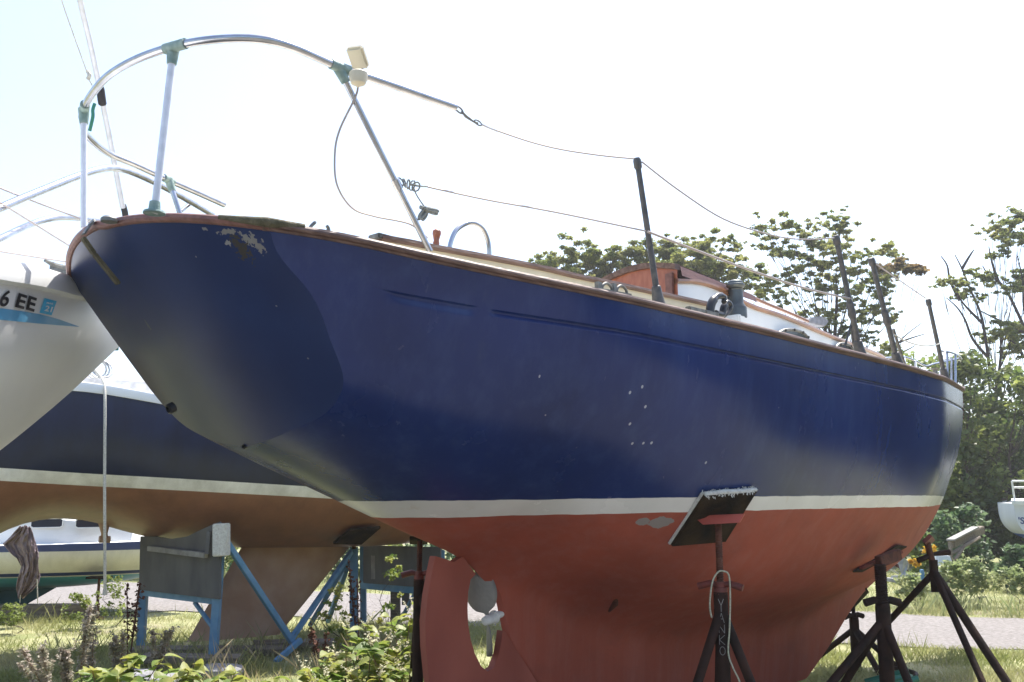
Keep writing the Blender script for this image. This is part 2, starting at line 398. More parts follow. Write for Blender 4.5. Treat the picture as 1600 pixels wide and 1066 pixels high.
    rd = mix(math_('MULTIPLY', pores, .25), rd, (.12,.03,.025))
    dist = math_('ADD', at.outputs['Fac'], math_('MULTIPLY', math_('SUBTRACT', noise(5, (1,1,1), 3), .5), .16))
    f1 = math_('GREATER_THAN', dist, 0.0); f2 = math_('GREATER_THAN', dist, 1.0)
    col = mix(f1, rd, white); col = mix(f2, col, navy)
    # primer patch, scrape on the garboard
    geo = tc.outputs['Object']
    def blob(c, r, thr, scale=18):
        vm = n.nodes.new('ShaderNodeVectorMath'); vm.operation = 'SUBTRACT'; L.new(geo, vm.inputs[0]); vm.inputs[1].default_value = c
        v2 = n.nodes.new('ShaderNodeVectorMath'); v2.operation = 'MULTIPLY'; L.new(vm.outputs[0], v2.inputs[0]); v2.inputs[1].default_value = r
        v3 = n.nodes.new('ShaderNodeVectorMath'); v3.operation = 'LENGTH'; L.new(v2.outputs[0], v3.inputs[0])
        return math_('LESS_THAN', math_('ADD', v3.outputs['Value'], math_('MULTIPLY', math_('SUBTRACT', noise(scale), .5), thr)), 1.0)
    for (u, v, r, c, th) in PATCH:
        h = hull_hit(u, v)
        if h: col = mix(blob(tuple(B(*h)), r, th), col, c)
    L.new(col, b.inputs['Base Color'])
    rg = n.nodes.new('ShaderNodeMapRange'); L.new(f1, rg.inputs[0]); rg.inputs[3].default_value = .62; rg.inputs[4].default_value = .20; b.inputs['Specular IOR Level'].default_value = .32
    L.new(math_('ADD', rg.outputs[0], math_('MULTIPLY', noise(4, (1,1,.4), 6), .12)), b.inputs['Roughness'])
    bn = n.nodes.new('ShaderNodeBump'); bn.inputs['Strength'].default_value = .12; bn.inputs['Distance'].default_value = .006
    L.new(math_('ADD', noise(3.2, (1,1,1), 2), math_('MULTIPLY', noise(45, (1,1,1), 3), .06)), bn.inputs['Height']); L.new(bn.outputs[0], b.inputs['Normal'])
    return m
PATCH = [(1032,816,(14,14,36),(.25,.22,.205),1.3),(1005,815,(26,26,46),(.25,.22,.205),1.3)]
for (u_, v_) in ((1003,604),(984,613),(1008,635),(984,662),(1005,692),(988,693),(1103,723),(1018,692)): PATCH.append((u_, v_, (150,150,110), (.35,.38,.42), .5))
PATCH.append((843,588,(260,260,90),(.3,.33,.38),.4))
hull = hull_mesh(); hull.data.materials.append(paint_mat())
# transom: raked, crowned panel between the two quarter edges
navy_t = paint_mat(); navy_t.name = 'transom_paint'
tn = navy_t.node_tree
def transom_mesh():
    R, Lf = TR[1], TR[-1]; rows = []
    for (a, b) in zip(R, Lf):
        n = 28; row = []
        for k in range(n+1):
            q = 1-2*k/n; y = a[1]*q if q > 0 else b[1]*q
            edge = a if q > 0 else b
            crown = .078*(1-q*q) if a[2] > .8 else .078*(1-q*q)*max(0, (a[2]-.23)/.57)
            z = edge[2]+crown
            s = xt(edge[2]) + TK(1 if q > 0 else -1)*y*y - (xt(edge[2])-xt(z))*.6
            row.append(B(s, y, z))
        rows.append(row)
        if a[1] == 0 and b[1] == 0: break
    return rows
trows = transom_mesh()
mtr = mat('transom_navy', (.007,.019,.075), .34, 0, .0, 2.5, spec=.38, col2=(.011,.028,.10), bump=.04, bscale=6)
def TH(u, v):
    r = ray(u, v)
    for t in np.arange(2.6, 5, .003):
        p = r*t; q = p[:2]-CT; s = float(q@DF); y = float(q@ST); z = float(p[2])
        if s >= xt(z)+TK(1 if y > 0 else -1)*y*y: return B(s, y, z)
def dirty_transom(m):
    n = m.node_tree; b = n.nodes['Principled BSDF']; L = n.links; tc = n.nodes.new('ShaderNodeTexCoord')
    src = b.inputs['Base Color'].links[0].from_socket
    for (u, v, r, c, th) in [(388,374,(6,20,30),(.21,.205,.19),2.6),(352,379,(9,50,64),(.25,.245,.23),2.0),(376,388,(7,26,13),(.045,.038,.028),2.8),(402,384,(8,40,28),(.20,.19,.175),2.8),(316,357,(8,60,90),(.22,.21,.19),1.6),(352,361,(8,14,80),(.20,.19,.17),2.6),(225,508,(8,80,30),(.08,.08,.085),1.3),(480,560,(9,190,190),(.2,.2,.2),.5),(300,400,(9,200,190),(.2,.2,.2),.5),(430,478,(9,170,220),(.2,.2,.2),.5)]:
        p = TH(u, v)
        vm = n.nodes.new('ShaderNodeVectorMath'); vm.operation = 'SUBTRACT'; L.new(tc.outputs['Object'], vm.inputs[0]); vm.inputs[1].default_value = p
        v2 = n.nodes.new('ShaderNodeVectorMath'); v2.operation = 'MULTIPLY'; L.new(vm.outputs[0], v2.inputs[0]); v2.inputs[1].default_value = r
        v3 = n.nodes.new('ShaderNodeVectorMath'); v3.operation = 'LENGTH'; L.new(v2.outputs[0], v3.inputs[0])
        no = n.nodes.new('ShaderNodeTexNoise'); no.inputs['Scale'].default_value = 70; no.inputs['Detail'].default_value = 6; L.new(tc.outputs['Object'], no.inputs[0])
        a = n.nodes.new('ShaderNodeMath'); a.operation = 'MULTIPLY_ADD'; L.new(no.outputs['Fac'], a.inputs[0]); a.inputs[1].default_value = th; L.new(v3.outputs['Value'], a.inputs[2])
        lt = n.nodes.new('ShaderNodeMath'); lt.operation = 'LESS_THAN'; L.new(a.outputs[0], lt.inputs[0]); lt.inputs[1].default_value = th*.5+.55
        x = n.nodes.new('ShaderNodeMix'); x.data_type = 'RGBA'; L.new(lt.outputs[0], x.inputs[0]); L.new(src, x.inputs[6]); x.inputs[7].default_value = c+(1,)
        src = x.outputs[2]
    L.new(src, b.inputs['Base Color'])
dirty_transom(mtr)
MB().grid(trows).build('transom', mtr, boat, smooth=60)
# keel bottom cap
kb = MB(); r1 = []; r2 = []
for c in np.linspace(0, 1, 40):
    sa, sf = keelA(-1.37), keelF(-1.37); s = sa+(sf-sa)*c; y = ykeel(s, -1.37); r1.append(B(s, y, -1.371)); r2.append(B(s, -y, -1.371))
kb.grid([r1, r2]).build('keel_shoe', M['rust'], boat)
# deck
dk = MB(); rows = []
for s in np.concatenate([np.linspace(.16,.6,14)[:-1], np.linspace(.6, 10.1, 60)]):
    b_ = max(.01, fB(s)-.01)
    b_ = min(b_, math.sqrt(max(0, s-.16)/.5)+.005)
    rows.append([B(s, q*b_, fZ(s)+.01+.05*(1-q*q)) for q in np.linspace(1, -1, 13)])
dk.grid(rows).build('deck', M['deck'], boat)
# rub rails
def rail(side, s0, s1, n=120):
    mb = MB(); path = list(np.linspace(s0, s1, n))
    def prof(i):
        s = path[i]; y = fB(s); z = fZ(s); e = .004
        ds = .01; t = Vector((ds, -side*(fB(s+ds)-fB(s-ds))/2, 0)).normalized(); nrm = Vector((t.y, -t.x, 0))*side*(1)
        if nrm.y*(-side) < 0: nrm = -nrm
        p = B(s, side*y, z); ring = []
        for (o, h) in [(-.03,-.004),(.006,-.006),(.010,.004),(.026,.008),(.031,.018),(.029,.029),(.016,.035),(.008,.047),(-.004,.052),(-.03,.050)]:
            ring.append(p+nrm*o*.9+Vector((0,0,h*.70)))
        return ring
    return mb.sweep(path, prof)
rail(1, .30, 10.1).build('rub_rail', M['teak'], boat, smooth=25)
rail(-1, .22, 10.1).build('rub_rail', M['teak'], boat, smooth=25)
# taffrail round the stern
tf = MB(); top = trows[0]; pth = top[::1]
def tprof(i):
    p = pth[i]; t = (pth[min(i+1, len(pth)-1)]-pth[max(i-1, 0)]).normalized(); nrm = Vector((t.y, -t.x, 0)).normalized()
    if nrm.x > 0: nrm = -nrm
    return [p+nrm*o*.85+Vector((0,0,h*.85)) for (o, h) in [(-.04,-.002),(.004,-.006),(.016,.0),(.022,.012),(.018,.028),(.006,.036),(-.04,.034)]]
TFR = .8
tf.sweep(pth, tprof).build('taffrail', M['redteak'], boat, smooth=25)
# corner bracket
cb = MB(); e0 = trows[0][0]
cb.tube([trows[0][3]+Vector((-.008,-.012,.02)), trows[0][1]+Vector((-.01,-.014,.02)), B(.30,.745,fZ(.30)+.02), B(.42,fB(.42)+.012,fZ(.42)+.025)], [.010,.016,.019,.014], 10)
cb.build('rail_corner', M['olive'], boat)
# chainplate strap and tang on the transom centre
tp = [BY(134,372,-.0)+Vector((-.012,0,.0)), BY(152,398,0)+Vector((-.012,0,0)), BY(190,445,0)+Vector((-.012,0,0))]
mb = MB()
for a, b_ in zip(tp[:-1], tp[1:]): mb.beam(a, b_, .028, .014, up=(-.6,0,.6))
mb.build('chainplate_strap', M['olive'], boat, bevel=.003)
mb = MB(); a = BY(134,374,0)+Vector((-.02,0,0)); b_ = BY(147,349,0)+Vector((-.01,0,0))
mb.beam(a.lerp(b_,.25), b_, .026, .007, up=(-.5,0,.5)); mb.lathe(b_, [(.018,-.004),(.018,.004)], 16, axis=(-.8,0,.5)); mb.build('chainplate_tang', M['stem'], boat, bevel=.001)
# drains
for u, v in ((271,637),(385,697)):
    p = BY(u, v, 0)+Vector((-.012,0,-.004)); mb = MB(); k_ = 1 if u < 300 else .5; mb.lathe(p, [(a_*k_, h_*k_) for a_, h_ in ((.014,-.02),(.022,-.014),(.022,.010),(.014,.014),(.012,.0))], 16, axis=(-.7,0,-.4)); mb.build('drain_fitting', M['blackp'], boat)
# stern deck fittings
mb = MB(); p = BZ(170,347,1.045); mb.lathe(p, [(.03,0),(.03,.012),(.022,.02),(.004,.024)], 16); mb.build('deck_filler_cap', M['stem'], boat)
# pushpit
ZR = 1.67
rail_px = [(712,168),(600,129),(530,105),(455,73),(400,61),(335,62),(275,72),(215,92),(170,118),(143,148),(131,172),(130,192),(137,213),(170,240),(212,258),(262,281),(310,302),(350,320)]
rp = [BZ(u, v, ZR) for u, v in rail_px]
MB().tube(spline(rp, 6), .0158, 12).build('pushpit_rail', M['steel'], boat)
pp = boat.children[-1]
def leg(tu, tv, bp, m, r=.0135, fl=True):
    t = BZ(tu, tv, ZR); mb = MB(); mb.tube([t, bp], r, 12); o = mb.build('pushpit_leg', m, boat)
    d = (bp-t).normalized()
    mb = MB(); mb.tube([t-d*.006, t+d*.03, t+d*.062], [.024,.021,.018], 12); mb.tube([t+Vector((0,.0,0))-((rp[1]-rp[0]).normalized()*0), t+d*.01], [.022,.022], 12)
    mb.build('tee_fitting', M['bronze'], o)
    if fl:
        mb = MB(); mb.lathe(bp, [(.04,.0),(.038,.008),(.022,.012),(.019,.045)], 16); mb.build('base_flange', M['bronze'], o)
    return o
leg(271, 76, BZ(241,334,1.035), M['whitetube'])
leg(131, 172, BY(131,356,-.34), M['whitetube'], fl=False)
leg(529, 106, BY(672,393,.84), M['steel'], r=.0125, fl=False)
leg(264, 282, BY(283,340,-.90), M['steel'], fl=False)
# sleeve castings running along the rail
for u, v, u2, v2 in ((258,77,290,68),(517,100,546,111),(133,163,130,184),(256,278,270,285)):
    MB().tube([BZ(u,v,ZR), BZ(u2,v2,ZR)], .0205, 12).build('rail_sleeve', M['bronze'], boat)
# antenna on rail
a = BZ(556,98,1.70); mb = MB()
c = BZ(559,97,1.725); R_ = Matrix.Rotation(.5,3,'Z') @ Matrix.Rotation(.62,3,'Y')
mb.box(c+Vector((0,0,.02)), (.095,.07,.03), R_); o = mb.build('antenna_box', M['cream'], boat, bevel=.008)
mb = MB(); c2 = BZ(560,121,1.62); mb.lathe(c2, [(.012,-.035),(.028,-.026),(.036,-.004),(.036,.016),(.030,.022)], 18); mb.build('antenna_body', M['cream'], boat)
mb = MB(); mb.tube([BZ(566,108,1.69), BZ(563,128,1.63)], .006, 6); mb.build('antenna_clamp', M['stem'], boat)
MB().tube(spline([BY(559,131,.80), BY(556,150,.80), BY(530,205,.72), BY(523,245,.70), BY(527,290,.70), BY(550,325,.70), BY(585,338,.72), BY(640,350,.78), BY(668,372,.8)], 8), .0042, 6).build('antenna_cable', M['wire'], boat)
# lifelines
def wire(pts, y, r=.0042, m='wire', name='lifeline', n=6):
    P = [BY(u, v, (y[i] if hasattr(y, '__len__') else y)) for i, (u, v) in enumerate(pts)]
    return MB().tube(spline(P, n), r, 6).build(name, M[m], boat)
ye = .84
def lnk(pts, y, r):
    mb = MB()
    for (a, b2) in zip(pts[:-1], pts[1:]):
        A, B_ = BY(*a, y), BY(*b2, y); cc = (A+B_)/2; d = (B_-A); L_ = d.length/2; d.normalize(); up = Vector((0,0,1)); sd = d.cross(up).normalized(); up2 = sd.cross(d)
        n = 12; ring = [cc+d*math.cos(2*math.pi*k/n)*L_*1.1+up2*math.sin(2*math.pi*k/n)*L_*.5 for k in range(n+1)]
        mb.tube(ring, r, 6, caps=False)
    return mb
lnk([(711,167),(723,176)], ye, .004).build('shackle', M['stem'], boat)
MB().tube([BY(721,174,ye),BY(728,182,ye),BY(741,191,ye),BY(746,193,ye)], [.004,.007,.004,.007], 8).build('pelican_hook', M['stem'], boat)
lnk([(742,189),(752,195)], ye+.01, .0035).build('shackle', M['stem'], boat)
MB().tube([BY(753,195,.86),BY(764,200,.87),BY(777,205,.88)], [.005,.004,.0045], 8).build('wire_terminal', M['steel'], boat)
wire([(776,204),(830,222),(880,234),(940,243),(990,248)], [.88,.95,1.02,1.09,1.15])
wire([(1003,253),(1060,297),(1130,342),(1200,366),(1250,374),(1303,372)], [1.16,1.2,1.24,1.28,1.3,1.31])
wire([(668,292),(760,312),(870,332),(1008,361)], [.84,.95,1.05,1.16])
wire([(1012,362),(1090,392),(1180,425),(1260,451),(1330,467)], [1.17,1.22,1.27,1.30,1.31], .006)
wire([(1368,412),(1405,438),(1446,466)], [1.30,1.27,1.22])
wire([(1398,523),(1415,533),(1440,540),(1462,539),(1474,534)], [1.27,1.25,1.23,1.2,1.19], .005, 'rope')
# clamp and knotted line on the starboard pushpit leg
mb = MB(); mb.tube([BY(617,281,.84), BY(624,296,.84)], .018, 12); mb.build('leg_clamp', M['steel'], boat)
mb = MB()
for k in range(5):
    c = BY(626+k*6, 284+k*2, .83+.02*math.sin(k*2)); n = 10; rr = .014
    mb.tube([c+Vector((math.cos(q)*rr, math.sin(q+k)*rr*.7, math.sin(q)*rr*1.3)) for q in np.linspace(0, 2*math.pi, n)], .0035, 6)
mb.tube([BY(640,288,.84), BY(655,291,.84), BY(670,292,.84)], [.006,.004,.003], 6)
mb.build('lashing_knot', M['greyrope'], boat)
mb = MB(); mb.tube(spline([BY(646,292,.83), BY(650,303,.83), BY(658,316,.83), BY(664,324,.83)], 5), .003, 6)
for k, (du, dv) in enumerate([(-9,18),(-3,19),(-7,17),(18,10),(20,6)]):
    a = (664,325); P = [a, (a[0]+du*.5-4, a[1]+dv*.6), (a[0]+du, a[1]+dv), (a[0]+du*.6+5, a[1]+dv*.5), a]
    mb.tube(spline([BY(u, v, .83+k*.006) for u, v in P], 6), .0052, 6)
mb.tube([BY(657,324,.84), BY(672,327,.84)], .009, 8)
mb.build('tied_line', M['greyrope'], boat)
# stanchions
def stanchion(tu, tv, bu, bv, y, r, bulge=None, brace=None):
    t = BY(tu, tv, y); b_ = BY(bu, bv, y); d = (b_-t); L_ = d.length; d.normalize()
    mb = MB(); mb.tube([t, t+d*.03, b_], [r*.8, r*.86, r], 12); o = mb.build('stanchion', M['darkpole'], boat)
    MB().tube([t-d*.004, t+d*.008, t+d*.042, t+d*.05], [r*.9,r*1.25,r*1.25,r], 12).build('stanchion_cap', M['darkpole'], o)
    MB().tube([b_-d*.085, b_-d*.08, b_-d*.01, b_+d*.02], [r*1.05,r*1.4,r*1.9,r*2.3], 12).build('stanchion_socket', M['darkpole'], o)
    if bulge:
        p = t+d*L_*bulge; MB().tube([p-d*.05, p-d*.03, p, p+d*.03, p+d*.06], [r,r*1.35,r*1.2,r*1.5,r], 10).build('taped_joint', M['darkpole'], o)
    return o
stanchion(995,248,1029,474,1.14,.0155)
stanchion(1306,369,1344,553,1.30,.018,.62)
stanchion(1361,404,1403,569,1.29,.018,.55)
stanchion(1450,468,1477,592,1.17,.017)
mb = MB(); mb.tube([BY(1333,497,1.29), BY(1319,545,1.25)], .007, 8); mb.tube([BY(1331,505,1.27), BY(1333,535,1.27), BY(1338,548,1.27)], .009, 8); mb.build('stanchion_brace', M['darkpole'], boat)
mb = MB(); mb.tube([BY(1396,515,1.27), BY(1410,560,1.22), BY(1415,572,1.2)], .010, 8); mb.build('stanchion_brace', M['darkpole'], boat)
# pulpit at the bow
def tubes(name, lst, r, m):
    mb = MB()
    for pts in lst:
        P = [BY(u, v, y) for (u, v, y) in pts]
        mb.tube(spline(P, 5) if len(P) > 2 else P, r, 8)
    return mb.build(name, m, boat)
tubes('pulpit', [[(1378,560,.1),(1395,559,.1),(1412,558,.1),(1428,563,.05),(1446,572,0),(1458,569,0),(1472,566,.0),(1490,562,0),(1500,560,0)],
                 [(1472,549,.25),(1482,550,.25),(1492,553,.2),(1499,557,.1),(1502,561,0)],
                 [(1493,554,.2),(1493,604,.22)],[(1480,550,.25),(1481,600,.3)],[(1478,545,.25),(1466,596,.45)],
                 [(1413,559,.1),(1415,580,.2)],[(1430,564,.05),(1432,582,.2)],[(1487,560,.05),(1487,600,.1)]], .0115, M['steel'])
# cockpit coaming with its wooden cap
cy = .80
cap = [(594,374,.70),(635,381,.74),(675,389,.77),(762,405,.80),(850,422,.82),(900,434,.83),(960,446,.84),(1020,459,.85),(1104,477,.85)]
CPT = spline([BY(*p) for p in cap], 5)
mb = MB(); r1 = [p for p in CPT]; r2 = [Vector((p.x, p.y, 0.80+CAM_H)) for p in CPT]
mb.grid([r1, r2]); mb.grid([[p+Vector((0,.03,0)) for p in r1], [p+Vector((0,.03,0)) for p in r2]]); mb.build('coaming', M['cream'], boat)
MB().sweep(CPT, lambda i: [CPT[i]+Vector((0, o, h)) for o, h in [(.035,-.004),(-.012,-.006),(-.018,.004),(-.014,.018),(.0,.022),(.04,.02)]]).build('coaming_cap', M['teak'], boat, smooth=30)
mb = MB(); mb.box(CPT[0]+Vector((.05,.02,.012)), (.14,.07,.022)); mb.build('coaming_end_block', M['stem'], boat, bevel=.004)
# belaying handle, boarding ladder hoop, horn cleats, chock
mb = MB(); p = BY(681,391,.72); mb.lathe(p, [(.024,-.02),(.024,.004),(.016,.012),(.013,.02),(.015,.03),(.012,.042),(.015,.058),(.019,.072),(.018,.085),(.008,.094)], 16, axis=(.05,0,1)); mb.build('turned_handle', M['mahog'], boat)
MB().tube(spline([BY(702,396,.55),BY(704,380,.55),BY(712,361,.55),BY(727,350,.55),BY(741,349,.55),BY(755,359,.55),BY(763,379,.55),BY(765,406,.55)], 6), .0115, 10).build('ladder_hoop', M['steel'], boat)
for u, v, sg in ((488,356,-1),(516,362,-1)):
    p = BY(u, v, .72); MB().tube(spline([BY(u-3,v+6,.72), BY(u-3,v-1,.72) if u < 500 else BY(u-3,v-5,.72), BY(u-6 if u > 500 else u+5,v-9,.72)], 5), [.008]*5+[.007]*5+[.005], 8).build('horn_cleat', M['stem'], boat)
mb = MB(); 
a, b_ = BY(931,452,1.05), BY(983,462,1.05); mb.beam(a, b_, .03, .012)
for (u0, u1, v0) in ((940,957,452),(963,980,456)):
    mb.tube(spline([BY(u0,v0+3,1.05), BY(u0+2,v0-6,1.05), BY((u0+u1)/2,v0-9,1.05), BY(u1-2,v0-3,1.05), BY(u1,v0+6,1.05)], 5), .007, 8)
mb.box(BY(935,446,1.05), (.03,.02,.03)); mb.box(BY(959,449,1.05), (.02,.02,.035))
mb.build('mooring_chock', M['stem'], boat)
# winch on its pedestal
pw = BY(1151,491,.80)
mb = MB(); mb.lathe(pw, [(.062,-.03),(.062,.035),(.058,.044),(.047,.062),(.043,.075),(.044,.145),(.047,.15),(.040,.155),(.050,.165),(.056,.174),(.054,.183),(.046,.187),(.044,.20),(.034,.207),(.004,.21)], 32); mb.build('winch', M['winch'], boat, smooth=30)
mb = MB(); mb.box(pw+Vector((.0,0,-.09)), (.17,.14,.15), taper=.85); mb.build('winch_pedestal', M['white'], boat, bevel=.01)
mb = MB()
mb.tube(spline([BY(1118,497,1.0),BY(1110,490,1.0),BY(1112,474,1.0),BY(1121,463,1.0),BY(1131,464,1.0),BY(1131,474,1.0)], 5), [.010]*6+[.024]*7+[.018]*6+[.015]*6+[.010], 10)
mb.tube(spline([BY(1118,490,.97),BY(1128,492,.97),BY(1131,480,.97),BY(1137,472,.97),BY(1142,478,.97),BY(1139,487,.97),BY(1130,496,.97)], 5), [.02]*12+[.013]*12+[.01]*7, 10)
mb.build('snatch_block', M['blackp'], boat)
mb = MB(); mb.beam(BY(1074,483,1.0), BY(1104,490,1.0), .035, .03); mb.beam(BY(1098,490,1.0), BY(1118,494,1.0), .05, .035); mb.build('cam_cleat', M['stem'], boat, bevel=.005)
# cabin trunk
side = [(1056,440,.72),(1085,441,.73),(1110,447,.74),(1134,458,.75),(1173,479,.76),(1227,497,.76),(1304,529,.72),(1340,542,.66),(1376,557,.55),(1384,566,.5)]
SPT = spline([BY(*p) for p in side], 5)
zt = .80+CAM_H
mb = MB(); mb.grid([SPT, [Vector((p.x, p.y-.03, zt)) for p in SPT]])
roof = [[Vector((p.x, (-q)*abs(p.y), p.z+.08*(1-q*q))) for p in SPT] for q in np.linspace(1, -1, 15)]
mb.grid(roof); mb.grid([[Vector((p.x, -p.y, p.z)) for p in SPT], [Vector((p.x, -p.y+.03, zt)) for p in SPT]])
mb.build('cabin_trunk', M['white'], boat, smooth=50)
MB().sweep(SPT, lambda i: [SPT[i]+Vector((0,o,h)) for o, h in [(.02,-.012),(-.012,-.012),(-.02,.0),(-.016,.014),(.0,.02),(.03,.018)]]).build('cabin_trim', M['varn'], boat, smooth=30)
xa = SPT[0].x
# aft bulkhead with companionway
ya = -SPT[0].y
bk = [BS(938,440,xa), BS(1058,414,xa), BS(1058,470,xa), BS(938,470,xa)]
nb = 12; topl = [bk[0].lerp(bk[1], k/nb)+Vector((0,0,.045*math.sin(math.pi*k/nb))) for k in range(nb+1)]
mb = MB(); mb.grid([topl, [Vector((p.x, p.y, zt)) for p in topl]]); mb.build('companionway_bulkhead', M['mahog'], boat)
MB().sweep(topl, lambda i: [topl[i]+Vector((o,0,h)) for o, h in [(-.022,-.028),(-.026,.004),(.03,.008),(.03,-.028)]]).build('hatch_beam', M['teak'], boat, smooth=30)
mb = MB(); p = BS(1055,440,xa); mb.box(Vector((xa-.012, p.y+.03, (p.z+zt)/2)), (.02,.05,abs(p.z-zt)+.10)); mb.build('bulkhead_post', M['redteak'], boat, bevel=.003)
mb = MB(); a = topl[-1]; mb.grid([[a+Vector((.03,0,.0)), a+Vector((.9,.0,-.04))],[a+Vector((.03,-.012,-.06)), a+Vector((.9,-.012,-.08))]])
mb.grid([[p+Vector((.02,0,.005)) for p in topl],[p+Vector((.9,0,-.035)) for p in topl]]); mb.build('sliding_hatch', M['redteak'], boat)
gr = [BY(1098,434,.55),BY(1108,436,.55),BY(1134,447,.56),BY(1165,460,.57),BY(1196,474,.57),BY(1235,490,.56),BY(1262,502,.55)]
MB().tube(spline(gr, 5), .013, 8).build('grab_rail', M['varn'], boat)
# portlights
def portlight(u0, v0, u1, v1, y):
    a, b_ = BY(u0, v0, y), BY(u1, v1, y); c = (a+b_)/2; L_ = (b_-a).length/2; d = (b_-a).normalized(); up = Vector((0,0,1)); n_ = Vector((0,-1,0))
    mb = MB(); P = [c+d*math.cos(q)*L_+up*math.sin(q)*.055 for q in np.linspace(0, math.pi, 18)]; mb.tube(P+[P[0]], .012, 8); o = mb.build('portlight', M['stem'], boat)
    mb = MB(); mb.grid([[c+d*x*L_*.9+n_*.004 for x in np.linspace(-1,1,9)], [c+d*x*L_*.9+n_*.004+up*.05*math.sqrt(max(0,1-x*x)) for x in np.linspace(-1,1,9)]]); mb.build('pane', M['window'], o)
    for q in np.linspace(.3, math.pi-.3, 5):
        MB().lathe(c+d*math.cos(q)*L_+up*math.sin(q)*.055+n_*.008, [(.009,-.004),(.009,.008)], 8, axis=(0,-1,0)).build('bolt', M['black'], o)
portlight(1216,526,1262,531,.80); portlight(1306,547,1334,551,.75)
mb = MB(); c = BY(1280,505,.3); mb.add([BY(1262,503,.3),BY(1268,496,.3),BY(1285,494,.3),BY(1296,502,.3),BY(1290,510,.3)]+[BY(u,v,.3)+Vector((0,.12,0)) for u,v in ((1262,503),(1268,496),(1285,494),(1296,502),(1290,510))], [(0,1,2,3,4),(9,8,7,6,5),(0,5,6,1),(1,6,7,2),(2,7,8,3),(3,8,9,4),(4,9,5,0)]); mb.build('deck_vent', M['concrete'], boat, bevel=.006)
mb = MB(); mb.lathe(BY(1462,592,.8), [(.05,-.01),(.045,.02),(.02,.04),(.02,.07),(.04,.09)], 12); mb.build('anchor_windlass', M['stem'], boat)
# stem bolts
mb = MB()
for v in range(612, 662, 8): mb.lathe(B(10.02-(v-612)*.0012, .03, 1.22-(v-612)*.0058), [(.012,-.01),(.012,.01)], 6, axis=(0,-1,0))
mb.box(B(9.99,.012,1.1),(.04,.02,.30)); mb.build('stem_fitting', M['rust'], boat)
# rudder
Rp = [(676,869),(690,873),(705,878),(719,869),(728,882),(739,897),(731,905),(727,925),(726,950),(727,975),(731,1000),(738,1022),(747,1040),(757,1049),(767,1043),(775,1022),(779,1000),(781,985),(786,988),(808,1023),(835,1066)]
poly = [BY(u, v, 0) for u, v in Rp]+[B(2.72,0,-1.14),B(2.87,0,-1.33),B(2.2,0,-1.31),B(2.0,0,-1.25)]+[BY(u, v, 0) for u, v in ((672,1095),(666,1060),(661,1010),(660,970),(664,930),(670,897))]
pl2 = []
for k in range(len(poly)):
    a, b_ = poly[k], poly[(k+1) % len(poly)]; nseg = max(1, int((b_-a).length/.05))
    for q in range(nseg): pl2.append(a.lerp(b_, q/nseg))
bm = bmesh.new(); vs = [bm.verts.new(p) for p in pl2]; f = bm.faces.new(vs)
ret = bmesh.ops.extrude_face_region(bm, geom=[f]); nv = [e for e in ret['geom'] if isinstance(e, bmesh.types.BMVert)]
for v in vs: v.co.y -= .021
for v in nv: v.co.y += .021
bmesh.ops.bevel(bm, geom=[e for e in bm.edges if len(e.link_faces) == 2 and e.calc_face_angle(0) > 1.2], offset=.012, segments=3, affect='EDGES')
bmesh.ops.recalc_face_normals(bm, faces=bm.faces); bmesh.ops.triangulate(bm, faces=bm.faces)
me = bpy.data.meshes.new('rudder'); bm.to_mesh(me); bm.free(); me.shade_smooth(); me.set_sharp_from_angle(angle=math.radians(35))
red_m = mat('antifouling_red', (.27,.058,.035), .62, 0, .0, 3.2, col2=(.36,.09,.056), stretch=(1,1,.5), bump=.1, bscale=20, detail=8)
me.materials.append(red_m); rud = bpy.data.objects.new('rudder', me); C.objects.link(rud); rud.parent = boat
# propeller
hub = BY(766,967,0); ax = Vector((.96,0,.22)).normalized()
mb = MB(); mb.lathe(hub, [(.006,-.055),(.022,-.045),(.028,-.015),(.028,.02),(.034,.024),(.034,.04),(.02,.05),(.02,.12)], 18, axis=ax); prop = mb.build('propeller', M['zinc'], boat)
def blade(dirv, L_, wd):
    dirv = dirv.normalized(); sd = ax.cross(dirv).normalized()*.8+ax*.55; sd.normalize(); rows = []
    for k in range(13):
        t = k/12; half = wd*math.sin(math.pi*min(1, .12+.88*t))**.6 if t < .96 else wd*.12
        half = wd*(math.sqrt(max(0, 1-((t-.55)/.47)**2))*.95+.05); c = hub+dirv*(.02+L_*t)+ax*(-.01)
        rows.append([c+sd*half*q+ax*(.03*q*q*t) for q in np.linspace(-1, 1, 9)])
    mb = MB(); mb.grid(rows); o = mb.build('blade', M['propm'], prop); md = o.modifiers.new('thick', 'SOLIDIFY'); md.thickness = .006; return o
blade(Vector((-.32,.22,1)), .235, .085); blade(Vector((.05,.1,-1)), .17, .055)
# through-hull scoop on the garboard
h = hull_hit(963,935)
if h:
    p = B(*h); q = hull_hit(952,955); p2 = B(*q) if q else p-Vector((0,0,.1))
    MB().tube([p+Vector((0,-.0,.02)), p.lerp(p2,.4)+Vector((0,-.012,0)), p2], [.012,.018,.008], 10).build('transducer_scoop', M['rust'], boat)
